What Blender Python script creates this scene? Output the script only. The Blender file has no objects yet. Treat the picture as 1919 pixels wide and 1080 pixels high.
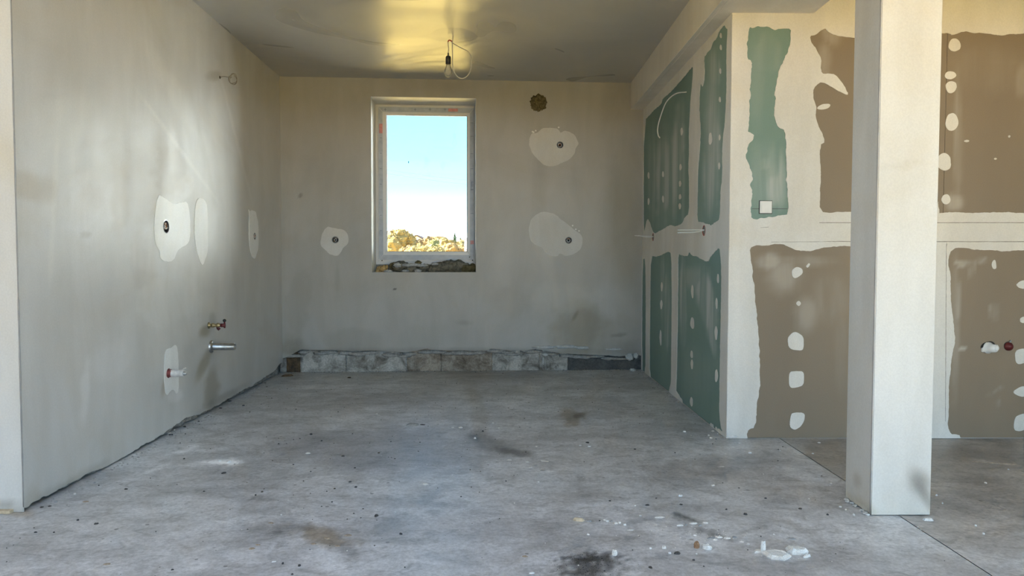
import bpy, bmesh, math, random
import numpy as np
from mathutils import Vector, Matrix, noise
from mathutils.geometry import delaunay_2d_cdt

random.seed(7); RNG = np.random.default_rng(7)
SC = bpy.context.scene
COL = SC.collection

# ------------------------------------------------------------------ camera
F_PX, YAW, PITCH, ROLL, CAM_H = 1336.2, 0.01042, 0.03848, 0.0018, 0.9974
CXP, CYP = 959.5, 540.0
_R = Vector((math.cos(YAW), -math.sin(YAW), 0)); _Fh = Vector((math.sin(YAW), math.cos(YAW), 0)); _Z = Vector((0, 0, 1))
CF = math.cos(PITCH) * _Fh - math.sin(PITCH) * _Z
_U = math.sin(PITCH) * _Fh + math.cos(PITCH) * _Z
CR = math.cos(ROLL) * _R + math.sin(ROLL) * _U
CU = -math.sin(ROLL) * _R + math.cos(ROLL) * _U
CAM = Vector((0, 0, CAM_H))
cd = bpy.data.cameras.new('camera'); cam = bpy.data.objects.new('camera', cd); COL.objects.link(cam)
cd.sensor_fit = 'HORIZONTAL'; cd.sensor_width = 36.0; cd.lens = F_PX * 36.0 / 1919.0
cd.clip_start = 0.05; cd.clip_end = 2000
M = Matrix.Identity(4)
for i in range(3):
    M[i][0] = CR[i]; M[i][1] = CU[i]; M[i][2] = -CF[i]; M[i][3] = CAM[i]
cam.matrix_world = M
SC.camera = cam

# ------------------------------------------------------------------ sky, sun, exposure
SKY_STRENGTH, SUN_STRENGTH, EXPOSURE = 1.46, 36.0, 0.66
SC.view_settings.view_transform = 'Standard'; SC.view_settings.look = 'None'
SC.view_settings.gamma = 1.0; SC.view_settings.use_curve_mapping = False
SC.view_settings.exposure = EXPOSURE
SC.cycles.use_denoising = True
SC.cycles.use_adaptive_sampling = True; SC.cycles.adaptive_threshold = 0.03
SC.cycles.max_bounces = 8; SC.cycles.diffuse_bounces = 4; SC.cycles.glossy_bounces = 3; SC.cycles.transmission_bounces = 4; SC.cycles.transparent_max_bounces = 12
SC.cycles.sample_clamp_indirect = 20.0
SC.cycles.caustics_reflective = False; SC.cycles.caustics_refractive = False
w = bpy.data.worlds.new('sky'); SC.world = w; w.use_nodes = True
nt = w.node_tree; nt.nodes.clear()
o_ = nt.nodes.new('ShaderNodeOutputWorld'); bg = nt.nodes.new('ShaderNodeBackground')
tc = nt.nodes.new('ShaderNodeTexCoord'); sx = nt.nodes.new('ShaderNodeSeparateXYZ'); cr = nt.nodes.new('ShaderNodeValToRGB')
nt.links.new(tc.outputs['Generated'], sx.inputs[0]); nt.links.new(sx.outputs['Z'], cr.inputs[0])
nt.links.new(cr.outputs[0], bg.inputs[0]); nt.links.new(bg.outputs[0], o_.inputs[0])
bg.inputs[1].default_value = SKY_STRENGTH
els = cr.color_ramp.elements
SKY = [(0.0, (8.8, 8.9, 9.2)), (0.03, (5.8, 6.2, 6.8)), (0.05, (2.0, 3.0, 3.75)), (0.07, (0.66, 1.72, 2.45)), (0.10, (0.45, 1.32, 1.98)), (0.14, (0.36, 1.08, 1.66)), (0.20, (0.31, 0.93, 1.45)), (0.45, (0.58, 0.89, 1.33)), (1.0, (0.74, 0.90, 1.24))]
els[0].position = 0.0; els[0].color = (*SKY[0][1], 1)
els[1].position = 1.0; els[1].color = (*SKY[-1][1], 1)
for p_, c_ in SKY[1:-1]:
    e_ = els.new(p_); e_.color = (*c_, 1)
sd = bpy.data.lights.new('sun', 'SUN'); sun = bpy.data.objects.new('sun', sd); COL.objects.link(sun)
sd.energy = SUN_STRENGTH; sd.color = (1.0, 0.91, 0.76); sd.angle = math.radians(0.6)
sun.rotation_euler = Vector((-1.0, 0.0, 0.62)).to_track_quat('Z', 'Y').to_euler()

def portal(name, loc, direction, sx_, sy_):
    l = bpy.data.lights.new(name, 'AREA'); l.shape = 'RECTANGLE'; l.size = sx_; l.size_y = sy_
    l.cycles.is_portal = True
    o = bpy.data.objects.new(name, l); COL.objects.link(o); o.location = loc
    o.rotation_euler = Vector(direction).to_track_quat('-Z', 'Z').to_euler()
    return o

# ------------------------------------------------------------------ helpers
H = 2.6
def ray(px, py):
    return (CF + CR * ((px - CXP) / F_PX) - CU * ((py - CYP) / F_PX))
def project(P):                                  # numpy (n,3) -> photo pixels
    d = P - np.array(CAM)
    D = d @ np.array(CF); X = d @ np.array(CR); U = d @ np.array(CU)
    return CXP + X / D * F_PX, CYP - U / D * F_PX
def on_floor(px, py, z=0.0):
    d = ray(px, py); t = (z - CAM_H) / d.z
    return CAM + d * t
def at_depth(px, py, y):
    d = ray(px, py); return CAM + d * ((y - CAM.y) / d.y)

class Frame:                                     # wall frame: x along the wall, y into the wall, z up
    def __init__(s, ox, oy, ux, uy):
        s.o = Vector((ox, oy, 0)); s.u = Vector((ux, uy, 0)).normalized(); s.n = Vector((-s.u.y, s.u.x, 0))
        s.m = Matrix(((s.u.x, s.n.x, 0, ox), (s.u.y, s.n.y, 0, oy), (0, 0, 1, 0), (0, 0, 0, 1)))
    def px(s, x, y, dep=0.0):
        d = ray(x, y); t = (dep - (CAM - s.o).dot(s.n)) / d.dot(s.n); p = CAM + d * t
        return ((p - s.o).dot(s.u), p.z)
    def world(s, A):
        return np.array(s.o) + np.outer(A[:, 0], np.array(s.u)) + np.outer(A[:, 1], np.array(s.n)) + np.outer(A[:, 2], (0, 0, 1))
    def pt(s, u, v, dep=0.0):
        return s.o + s.u * u + s.n * dep + _Z * v

FL = Frame(-1.898, 2.803, -1.966 + 1.898, 6.308 - 2.803); LEN_L = math.hypot(0.068, 3.505)
FB = Frame(-1.966, 6.308, 1.254 + 1.966, 6.488 - 6.308); LEN_B = math.hypot(3.220, 0.180)
FR = Frame(1.254, 6.488, 1.249 - 1.254, 3.960 - 6.488); LEN_R = 2.528
FF = Frame(1.249, 3.960, 1.0, 0.0)
FS = Frame(-3.4, 2.803, 1.0, 0.0)               # stub face left of the left wall

def _hash(ix, iy, s):
    n = (ix * 374761393 + iy * 668265263 + s * 974634777) & 0xffffffff
    n = ((n ^ (n >> 13)) * 1274126177) & 0xffffffff
    return ((n ^ (n >> 16)) & 0xffff) / 65535.0
def vnoise(x, y, s=0):
    x = np.asarray(x, float); y = np.asarray(y, float)
    ix = np.floor(x).astype(np.int64); iy = np.floor(y).astype(np.int64)
    fx = x - ix; fy = y - iy; fx = fx * fx * (3 - 2 * fx); fy = fy * fy * (3 - 2 * fy)
    a = _hash(ix, iy, s); b = _hash(ix + 1, iy, s); c = _hash(ix, iy + 1, s); d = _hash(ix + 1, iy + 1, s)
    return (a + (b - a) * fx) * (1 - fy) + (c + (d - c) * fx) * fy
def fbm(x, y, s=0, o=4):
    t = 0; a = 0.5
    for k in range(o):
        t = t + a * (vnoise(x, y, s + k * 17) - 0.5); x = x * 2.03 + 3.1; y = y * 2.03 + 1.7; a *= 0.55
    return t                                      # about -0.5 .. 0.5
def sstep(a, b, x):
    t = np.clip((x - a) / (b - a), 0, 1); return t * t * (3 - 2 * t)

def prop(o, label=None, cat=None, group=None, kind=None):
    if label: o['label'] = label
    if cat: o['category'] = cat
    if group: o['group'] = group
    if kind: o['kind'] = kind
    return o
def link(name, me, mat=None, parent=None, smooth=False):
    o = bpy.data.objects.new(name, me); COL.objects.link(o)
    if mat: me.materials.append(mat)
    if parent: o.parent = parent
    if smooth: me.polygons.foreach_set('use_smooth', [True] * len(me.polygons))
    return o
def mesh(name, verts, faces):
    me = bpy.data.meshes.new(name); me.from_pydata([tuple(v) for v in verts], [], faces); me.update(); return me
def from_bm(name, bm, mat=None, parent=None, smooth=False):
    bmesh.ops.recalc_face_normals(bm, faces=bm.faces)
    me = bpy.data.meshes.new(name); bm.to_mesh(me); bm.free()
    return link(name, me, mat, parent, smooth)
def empty(name, loc=(0, 0, 0), mat=None):
    o = bpy.data.objects.new(name, None); COL.objects.link(o); o.empty_display_size = 0.05
    if mat is not None: o.matrix_world = mat
    else: o.location = loc
    return o
def add_box(bm, x0, x1, y0, y1, z0, z1, bevel=0.0):
    r = bmesh.ops.create_cube(bm, size=1.0)
    vs = r['verts']
    for v in vs:
        v.co = Vector(((x0 + x1) / 2 + v.co.x * (x1 - x0), (y0 + y1) / 2 + v.co.y * (y1 - y0), (z0 + z1) / 2 + v.co.z * (z1 - z0)))
    if bevel:
        es = list({e for v in vs for e in v.link_edges})
        bmesh.ops.bevel(bm, geom=es, offset=bevel, segments=2, affect='EDGES', profile=0.5)
def box_obj(name, b, mat, parent=None, bevel=0.0):
    bm = bmesh.new(); add_box(bm, *b, bevel=bevel); return from_bm(name, bm, mat, parent)
def add_tube(bm, pts, r, seg=8, cap=True):
    pts = [Vector(p) for p in pts]; n = len(pts); rings = []
    rr = r if hasattr(r, '__len__') else [r] * n
    up = None
    for i, p in enumerate(pts):
        t = (pts[min(i + 1, n - 1)] - pts[max(i - 1, 0)])
        if t.length < 1e-9: t = Vector((0, 0, 1))
        t.normalize()
        if up is None:
            up = t.orthogonal().normalized()
        else:
            up = (up - t * up.dot(t))
            up = up.normalized() if up.length > 1e-6 else t.orthogonal().normalized()
        b = t.cross(up)
        rings.append([bm.verts.new(p + (up * math.cos(2 * math.pi * k / seg) + b * math.sin(2 * math.pi * k / seg)) * rr[i]) for k in range(seg)])
    for a, c in zip(rings, rings[1:]):
        for k in range(seg):
            bm.faces.new((a[k], a[(k + 1) % seg], c[(k + 1) % seg], c[k]))
    if cap:
        bm.faces.new(rings[0][::-1]); bm.faces.new(rings[-1])
def tube_obj(name, pts, r, mat, parent=None, seg=8, cap=True):
    bm = bmesh.new(); add_tube(bm, pts, r, seg, cap); return from_bm(name, bm, mat, parent, True)
def spline(pts, n=8):                            # Catmull-Rom through points
    P = [Vector(p) for p in pts]; P = [P[0] * 2 - P[1]] + P + [P[-1] * 2 - P[-2]]; out = []
    for i in range(1, len(P) - 2):
        a, b, c, d = P[i - 1:i + 3]
        for k in range(n):
            t = k / n
            out.append(0.5 * ((2 * b) + (c - a) * t + (2 * a - 5 * b + 4 * c - d) * t * t + (-a + 3 * b - 3 * c + d) * t ** 3))
    out.append(P[-2]); return out
def inside(poly, X, Y):
    res = np.zeros(len(X), bool); n = len(poly)
    for i in range(n):
        x0, y0 = poly[i]; x1, y1 = poly[i - 1]
        c = ((y0 > Y) != (y1 > Y)) & (X < (x1 - x0) * (Y - y0) / (y1 - y0 + 1e-15) + x0)
        res ^= c
    return res
def soften(poly, n=1):                              # corner cutting, so traced outlines turn as troweled edges do
    for _ in range(n):
        out = []
        for i, a in enumerate(poly):
            b = poly[(i + 1) % len(poly)]
            out += [(a[0] * .78 + b[0] * .22, a[1] * .78 + b[1] * .22), (a[0] * .22 + b[0] * .78, a[1] * .22 + b[1] * .78)]
        poly = out
    return poly
def rough_contour(poly, step=0.012, amp=0.006, seed=0, freq=30.0):
    step = min(step, 0.007)
    out = []; n = len(poly); s = 0.0
    for i in range(n):
        a = Vector(poly[i]); b = Vector(poly[(i + 1) % n]); L = (b - a).length; k = max(1, int(L / step))
        nrm = Vector((-(b - a).y, (b - a).x)) / max(L, 1e-9)
        for j in range(k):
            p = a.lerp(b, j / k); q = s + L * j / k
            out.append(p + nrm * (float(fbm(q * freq, seed * 7.3 + 0.5, seed, 3) + 0.7 * max(0.0, float(vnoise(q * 2.1, seed * 3.1, 5)) - 0.35) * fbm(q * 90, seed * 5.1, seed + 2, 2)) * 2.4 * amp))
        s += L
    return [(p.x, p.y) for p in out]
def circle(u, v, r, n=24, ph=0.0):
    return [(u + r * math.cos(2 * math.pi * k / n + ph), v + r * math.sin(2 * math.pi * k / n + ph)) for k in range(n)]
def layer(name, outer, holes, yf, yb, mat, parent, dome=0.0):
    """A flat layer on a wall (wall frame): front at y=yf, its rim going back to yb."""
    loops = [outer] + list(holes); verts = []; edges = []
    for lp in loops:
        s = len(verts); verts += [Vector(p) for p in lp]; edges += [(s + k, s + (k + 1) % len(lp)) for k in range(len(lp))]
    v2, e2, f2, _a, _b, _c = delaunay_2d_cdt(verts, edges, [], 0, 1e-6)
    P = np.array([(v.x, v.y) for v in v2])
    cen = np.array([P[list(f)].mean(0) for f in f2])
    keep = inside(outer, cen[:, 0], cen[:, 1])
    for h in holes: keep &= ~inside(h, cen[:, 0], cen[:, 1])
    tris = [f for f, k in zip(f2, keep) if k]
    n = len(P)
    V = [(x, yf, y) for x, y in P] + [(x, yb, y) for x, y in P]
    cnt = {}
    for f in tris:
        for a, b in zip(f, list(f[1:]) + [f[0]]): cnt[(a, b)] = 1
    Fc = [tuple(f) for f in tris]
    for (a, b) in list(cnt):
        if (b, a) not in cnt: Fc.append((b, a, a + n, b + n))
    used = sorted({i for f in Fc for i in f}); mp = {i: k for k, i in enumerate(used)}
    me = mesh(name, [V[i] for i in used], [tuple(mp[i] for i in f) for f in Fc])
    return link(name, me, mat, parent)
def set_col(me, C):
    at = me.color_attributes.new('Col', 'FLOAT_COLOR', 'POINT')
    A = np.ones((len(me.vertices), 4), np.float32); A[:, :C.shape[1]] = C
    at.data.foreach_set('color', A.ravel())
def lines(a, b, step, extra=()):
    L = list(np.linspace(a, b, max(2, int(round((b - a) / step)) + 1)))
    for e in extra:
        L = [x for x in L if abs(x - e) > step * 0.35 or x in (a, b)]
        L.append(e)
    return np.array(sorted(set(L)))
class Stain:
    """soft or crisp-edged mark on a surface, given where it is seen in the photograph"""
    def __init__(s, cx, cy, rx, ry, rgb, soft=0.5, rot=0.0, amp=0.5, freq=0.03):
        s.a = (cx, cy, rx, ry, rgb, soft, math.radians(rot), amp, freq)
    def mask(s, X, Y, seed):
        cx, cy, rx, ry, rgb, soft, rot, amp, freq = s.a
        dx, dy = X - cx, Y - cy
        x = (dx * math.cos(rot) + dy * math.sin(rot)) / rx; y = (-dx * math.sin(rot) + dy * math.cos(rot)) / ry
        d = np.sqrt(x * x + y * y) + amp * 2 * fbm(X * freq, Y * freq, seed, 4)
        return 1 - sstep(1 - soft, 1 + soft, d)
def tone(Pw, stains):
    X, Y = project(Pw); C = np.ones((len(Pw), 3))
    ok = ((Pw - np.array(CAM)) @ np.array(CF)) > 0.3
    X = np.where(ok, X, -9999); Y = np.where(ok, Y, -9999)
    for i, st in enumerate(stains):
        m = st.mask(X, Y, i * 5 + 1)[:, None]
        C = C * (1 - m) + C * np.array(st.a[4]) * m
    return C
def grid_wall(name, fr, us, vs, mat, stains=(), rect=None, rounds=(), edge=None, disp=0.0, lip=0.02, seed=0):
    """wall face as a fine grid with a rectangular opening, round box holes and a ragged bottom edge"""
    nu, nv = len(us), len(vs)
    U, V = np.meshgrid(us, vs, indexing='ij')
    E_ = edge(us) if edge is not None else np.full(nu, vs[0])
    Z = np.maximum(V, E_[:, None])
    Yd = disp * (fbm(U * 1.7, V * 1.7, seed, 4) + 0.25 * fbm(U * 9, V * 9, seed + 3, 2))
    for (hu, hv, r) in rounds:
        Yd = Yd * sstep(1.5 * r, 3.5 * r, np.hypot(U - hu, V - hv))
    if rect is not None:
        ru0, ru1, rv0, rv1 = rect
        d = np.maximum(np.maximum(ru0 - U, U - ru1), np.maximum(rv0 - V, V - rv1)); Yd = Yd * sstep(0.0, 0.06, d)
    A = np.stack([U.ravel(), Yd.ravel(), Z.ravel()], 1)
    uc = (us[1:] + us[:-1]) / 2; vc = (vs[1:] + vs[:-1]) / 2
    UC, VC = np.meshgrid(uc, vc, indexing='ij')
    keep = ~((Z[:-1, 1:] <= E_[:-1, None] + 1e-9) & (Z[1:, 1:] <= E_[1:, None] + 1e-9))
    if rect is not None: keep &= ~((UC > ru0) & (UC < ru1) & (VC > rv0) & (VC < rv1))
    for (hu, hv, r) in rounds:
        a = r * 1.5; keep &= ~((abs(UC - hu) < a) & (abs(VC - hv) < a))
    I, J = np.nonzero(keep)
    q = np.stack([I * nv + J, (I + 1) * nv + J, (I + 1) * nv + J + 1, I * nv + J + 1], 1)
    verts = A.tolist(); faces = q.tolist()
    for (hu, hv, r) in rounds:
        a = r * 1.5; sq = [(hu - a, hv - a), (hu + a, hv - a), (hu + a, hv + a), (hu - a, hv + a)]
        ci = circle(hu, hv, r); s = len(verts)
        vv = [Vector(p) for p in sq + ci]; ee = [(k, (k + 1) % 4) for k in range(4)] + [(4 + k, 4 + (k + 1) % 24) for k in range(24)]
        v2, e2, f2, *_x = delaunay_2d_cdt(vv, ee, [], 0, 1e-6)
        verts += [(p.x, 0.0, p.y) for p in v2]
        for f in f2:
            c = np.mean([(v2[k].x, v2[k].y) for k in f], 0)
            if math.hypot(c[0] - hu, c[1] - hv) > r * 0.985: faces.append([s + k for k in f])
    if edge is not None:
        s = len(verts); verts += [(us[i], Yd[i, 0], E_[i]) for i in range(nu)] + [(us[i], Yd[i, 0] + lip, E_[i]) for i in range(nu)]
        faces += [[s + i, s + nu + i, s + nu + i + 1, s + i + 1] for i in range(nu - 1)]
    me = mesh(name, verts, faces)
    W = fr.world(np.array(verts, float)); set_col(me, tone(W, stains) ** 1.6)
    o = link(name, me, mat, None, True); o.matrix_world = fr.m
    return prop(o, kind='structure')

# ------------------------------------------------------------------ materials
class NT:
    def __init__(s, name, rough=0.6, spec=0.5):
        s.m = bpy.data.materials.new(name); s.m.use_nodes = True; s.t = s.m.node_tree
        s.b = s.t.nodes['Principled BSDF']; s.b.inputs['Roughness'].default_value = rough
        s.b.inputs['Specular IOR Level'].default_value = spec
        s.tc = None
    def n(s, typ, **kw):
        x = s.t.nodes.new('ShaderNode' + typ)
        for k, v in kw.items(): setattr(x, k, v)
        return x
    def l(s, a, b): s.t.links.new(a, b)
    def coord(s, scale=(1, 1, 1)):
        if s.tc is None: s.tc = s.n('TexCoord')
        mp = s.n('Mapping'); mp.inputs['Scale'].default_value = scale; s.l(s.tc.outputs['Object'], mp.inputs[0]); return mp.outputs[0]
    def noise(s, scale, detail=4, rough=0.55, dist=0.0, stretch=(1, 1, 1)):
        x = s.n('TexNoise'); x.inputs['Scale'].default_value = scale; x.inputs['Detail'].default_value = detail
        x.inputs['Roughness'].default_value = rough; x.inputs['Distortion'].default_value = dist
        s.l(s.coord(stretch), x.inputs['Vector']); return x.outputs['Fac']
    def ramp(s, fac, stops):
        x = s.n('ValToRGB'); s.l(fac, x.inputs[0]); e = x.color_ramp.elements
        e[0].position, e[0].color = stops[0][0], (*stops[0][1], 1); e[1].position, e[1].color = stops[-1][0], (*stops[-1][1], 1)
        for p, c in stops[1:-1]:
            k = e.new(p); k.color = (*c, 1)
        return x.outputs[0]
    def grey(s, fac, a, b, va=0.0, vb=1.0):
        x = s.n('MapRange'); s.l(fac, x.inputs[0])
        for k, v in zip(('From Min', 'From Max', 'To Min', 'To Max'), (a, b, va, vb)): x.inputs[k].default_value = v
        return x.outputs[0]
    def mix(s, a, b, fac, mode='MIX'):
        x = s.n('Mix', data_type='RGBA', blend_type=mode)
        def put(sock, v):
            if isinstance(v, tuple): sock.default_value = (*v, 1) if len(v) == 3 else v
            elif isinstance(v, (int, float)): sock.default_value = v
            else: s.l(v, sock)
        put(x.inputs[0], fac); put(x.inputs[6], a); put(x.inputs[7], b); return x.outputs[2]
    def attr(s, ch='Color'):
        x = s.n('Attribute', attribute_name='Col'); return x.outputs[ch]
    def sep(s, c):
        x = s.n('SeparateColor'); s.l(c, x.inputs[0]); return x.outputs
    def bump(s, h, strength=0.2, dist=0.01, prev=None):
        x = s.n('Bump'); x.inputs['Strength'].default_value = strength; x.inputs['Distance'].default_value = dist
        s.l(h, x.inputs['Height'])
        if prev is not None: s.l(prev, x.inputs['Normal'])
        return x.outputs[0]
    def out(s, color=None, rough=None, normal=None):
        if color is not None:
            if isinstance(color, tuple): s.b.inputs['Base Color'].default_value = (*color, 1)
            else: s.l(color, s.b.inputs['Base Color'])
        if rough is not None: s.l(rough, s.b.inputs['Roughness'])
        if normal is not None: s.l(normal, s.b.inputs['Normal'])
        return s.m

def mat_plaster(name, base, var=0.10, attr=False, rough=(0.40, 0.62), streak=(1, 1, 0.25), warm=(1.0, 0.97, 0.92), spec=0.5, bump=0.25):
    k = NT(name, 0.5, spec)
    lo = tuple(c * (1 - var) * w_ for c, w_ in zip(base, warm)); hi = tuple(min(1, c * (1 + var * 0.6)) for c in base)
    n1 = k.noise(1.3, 4, 0.6, 0.8); n2 = k.noise(4.0, 3, 0.6, 0.4, streak); n3 = k.noise(140, 1, 0.6)
    c = k.ramp(n1, [(0.32, lo), (0.5, base), (0.68, hi)])
    c = k.mix(c, k.ramp(n2, [(0.35, (0.92, 0.915, 0.90)), (0.65, (1.05, 1.05, 1.05))]), 1.0, 'MULTIPLY')
    c = k.mix(c, k.ramp(n3, [(0.3, (0.96, 0.96, 0.96)), (0.7, (1.03, 1.03, 1.03))]), 1.0, 'MULTIPLY')
    if attr: c = k.mix(c, k.attr(), 1.0, 'MULTIPLY')
    nb = k.bump(n2, bump, 0.004); nb = k.bump(n3, 0.12, 0.0015, nb)
    return k.out(c, k.grey(n2, 0.3, 0.7, rough[0], rough[1]), nb)
def mat_simple(name, col, rough=0.5, metal=0.0, spec=0.5, var=0.12, scale=30.0, bump=0.0):
    k = NT(name, rough, spec); k.b.inputs['Metallic'].default_value = metal
    n = k.noise(scale, 4, 0.6)
    c = k.ramp(n, [(0.3, tuple(x * (1 - var) for x in col)), (0.7, tuple(min(1, x * (1 + var)) for x in col))])
    return k.out(c, None, k.bump(n, bump, 0.004) if bump else None)

MAT = {}
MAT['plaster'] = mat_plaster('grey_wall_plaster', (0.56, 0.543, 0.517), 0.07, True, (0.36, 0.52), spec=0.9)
MAT['plaster_b'] = mat_plaster('dim_wall_plaster', (0.43, 0.417, 0.39), 0.06, True, (0.34, 0.48))  # left wall's plaster again, the back wall's dimmer light put into its colour
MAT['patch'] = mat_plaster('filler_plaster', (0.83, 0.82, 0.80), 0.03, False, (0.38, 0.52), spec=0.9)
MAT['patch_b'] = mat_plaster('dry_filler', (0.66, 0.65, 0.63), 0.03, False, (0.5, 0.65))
MAT['cream'] = mat_plaster('joint_compound', (0.76, 0.735, 0.69), 0.05, False, (0.5, 0.65), bump=0.12)
MAT['column'] = mat_plaster('white_plaster', (0.67, 0.65, 0.615), 0.03, True, (0.5, 0.65), bump=0.10)
MAT['reveal'] = mat_plaster('reveal_plaster', (0.84, 0.83, 0.81), 0.04, False, (0.45, 0.6), bump=0.1)
MAT['beam'] = mat_plaster('beam_plaster', (0.76, 0.72, 0.665), 0.05, False, (0.5, 0.65), bump=0.1)
MAT['plain'] = mat_plaster('room_plaster', (0.62, 0.60, 0.56), 0.05, False, (0.5, 0.65))
# ceiling: satin trowelled plaster, its sheen broken by swirling trowel relief
k = NT('ceiling_plaster', 0.36, 0.5)
n1 = k.noise(1.0, 2, 0.4, 1.5); n2 = k.noise(2.6, 1.5, 0.4, 1.0); n3 = k.noise(160, 2, 0.5)
c = k.ramp(n1, [(0.3, (0.47, 0.455, 0.425)), (0.7, (0.53, 0.515, 0.48))])
nb = k.bump(n1, 0.52, 0.06); nb = k.bump(n2, 0.20, 0.02, nb); nb = k.bump(n3, 0.15, 0.001, nb)
MAT['ceiling'] = k.out(c, k.grey(n1, 0.3, 0.7, 0.25, 0.40), nb)
# boards: card face with skim smears; attribute R = smear amount
def mat_board(name, base, dark, smear):
    k = NT(name, 0.6, 0.35)
    n1 = k.noise(1.8, 4, 0.55, 0.3, (1, 1, 0.3)); n2 = k.noise(7, 4, 0.55, 0.3, (1, 1, 0.10)); n3 = k.noise(220, 2)
    c = k.ramp(n1, [(0.3, dark), (0.7, base)])
    c = k.mix(c, k.ramp(n3, [(0.3, (0.95, 0.95, 0.95)), (0.7, (1.04, 1.04, 1.04))]), 1.0, 'MULTIPLY')
    r = k.sep(k.attr())[0]
    st = k.n('Math', operation='MULTIPLY'); k.l(r, st.inputs[0]); k.l(k.grey(n2, 0.38, 0.56, 0.35, 1.35), st.inputs[1]); st.use_clamp = True
    c = k.mix(c, smear, st.outputs[0])
    return k.out(c, None, k.bump(n2, 0.1, 0.002))
MAT['green'] = mat_board('green_plasterboard', (0.225, 0.325, 0.28), (0.175, 0.27, 0.235), (0.60, 0.61, 0.58))
MAT['brown'] = mat_board('brown_plasterboard', (0.285, 0.225, 0.162), (0.24, 0.19, 0.135), (0.52, 0.47, 0.40))
# floor: dusty concrete; attribute = tint of stains and of painted light and shade
k = NT('concrete_floor', 0.55, 0.5)
n1 = k.noise(0.9, 4, 0.62, 0.6); n2 = k.noise(5.0, 4, 0.65, 0.8); n3 = k.noise(60, 3, 0.75); n5 = k.noise(16, 4, 0.7, 1.0, (0.7, 1, 1)); n4 = k.noise(2.2, 3, 0.6, 0.6, (0.35, 1, 1))
c = k.ramp(n1, [(0.3, (0.50, 0.495, 0.505)), (0.5, (0.61, 0.605, 0.615)), (0.72, (0.70, 0.70, 0.71))])
c = k.mix(c, k.ramp(n2, [(0.32, (0.72, 0.715, 0.71)), (0.62, (1.10, 1.10, 1.10))]), 1.0, 'MULTIPLY')
c = k.mix(c, k.ramp(n4, [(0.35, (0.80, 0.795, 0.79)), (0.6, (1.06, 1.06, 1.06))]), 1.0, 'MULTIPLY')
c = k.mix(c, k.ramp(n3, [(0.3, (0.74, 0.74, 0.74)), (0.65, (1.10, 1.10, 1.10))]), 1.0, 'MULTIPLY')
c = k.mix(c, k.ramp(n5, [(0.33, (0.72, 0.715, 0.71)), (0.48, (1.0, 1.0, 1.0)), (0.70, (1.10, 1.10, 1.105))]), 1.0, 'MULTIPLY')
vo = k.n('TexVoronoi'); vo.inputs['Scale'].default_value = 11.0; k.l(k.coord((1, 1, 1)), vo.inputs['Vector'])
sp = k.n('Math', operation='LESS_THAN'); k.l(vo.outputs['Distance'], sp.inputs[0]); sp.inputs[1].default_value = 0.085
gate = k.n('Math', operation='MULTIPLY'); k.l(sp.outputs[0], gate.inputs[0]); k.l(k.grey(k.noise(3.1, 3), 0.48, 0.56), gate.inputs[1]); gate.use_clamp = True
c = k.mix(c, (0.10, 0.098, 0.098), k.grey(gate.outputs[0], 0, 1, 0, 0.7))
c = k.mix(c, k.attr(), 1.0, 'MULTIPLY')
nb = k.bump(n2, 0.25, 0.006); nb = k.bump(n3, 0.35, 0.0025, nb)
MAT['floor'] = k.out(c, k.grey(n2, 0.3, 0.7, 0.30, 0.50), nb)
def mat_concrete(name, a, b, scale=9.0, bump=0.6):
    k = NT(name, 0.85, 0.3); n1 = k.noise(scale, 6, 0.7, 0.5); n2 = k.noise(scale * 9, 4, 0.7)
    c = k.ramp(n1, [(0.35, a), (0.6, b)])
    c = k.mix(c, k.ramp(n2, [(0.3, (0.7, 0.7, 0.7)), (0.65, (1.1, 1.1, 1.1))]), 1.0, 'MULTIPLY')
    nb = k.bump(n1, bump, 0.02); nb = k.bump(n2, bump, 0.006, nb)
    return k.out(c, None, nb)
MAT['block'] = mat_concrete('block_grey', (0.19, 0.172, 0.145), (0.60, 0.575, 0.53))
MAT['block_b'] = mat_concrete('block_brownish', (0.17, 0.13, 0.095), (0.48, 0.42, 0.35))
MAT['block_d'] = mat_concrete('block_dark', (0.075, 0.074, 0.072), (0.15, 0.147, 0.14), 6.0, 0.35)
MAT['block_o'] = mat_concrete('block_rusty', (0.07, 0.05, 0.035), (0.20, 0.125, 0.065))
MAT['mortar'] = mat_concrete('mortar', (0.24, 0.225, 0.205), (0.54, 0.52, 0.49), 16.0)
MAT['white_mortar'] = mat_concrete('white_mortar', (0.5, 0.5, 0.49), (0.72, 0.72, 0.70), 16.0, 0.4)
MAT['rubble'] = mat_concrete('rubble', (0.18, 0.17, 0.155), (0.40, 0.385, 0.36), 22.0)
MAT['wool'] = mat_concrete('mineral_wool', (0.085, 0.07, 0.03), (0.30, 0.245, 0.12), 24.0, 0.9)
MAT['wool_d'] = mat_concrete('mineral_wool_dusty', (0.10, 0.09, 0.065), (0.36, 0.325, 0.25), 20.0, 0.9)
MAT['fluff'] = mat_concrete('white_fibre', (0.45, 0.46, 0.47), (0.75, 0.76, 0.77), 30.0, 0.7)
MAT['foam'] = mat_concrete('yellow_foam', (0.40, 0.25, 0.09), (0.78, 0.56, 0.27), 30.0, 0.6)
MAT['pvc'] = mat_simple('white_pvc', (0.78, 0.78, 0.78), 0.28, var=0.02)
MAT['seal'] = mat_simple('rubber_seal', (0.10, 0.10, 0.105), 0.6)
k = NT('protective_film', 0.30, 0.5)
c = k.ramp(k.noise(18, 3, 0.5, 0, (1, 1, 1)), [(0.3, (0.43, 0.47, 0.53)), (0.7, (0.56, 0.60, 0.66))]); MAT['film'] = k.out(c, None, k.bump(k.noise(25, 3), 0.3, 0.003))
MAT['film_print'] = mat_simple('film_print_blue', (0.22, 0.26, 0.33), 0.4, var=0.05)
MAT['film_red'] = mat_simple('film_print_red', (0.68, 0.30, 0.29), 0.35, var=0.2)
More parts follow.
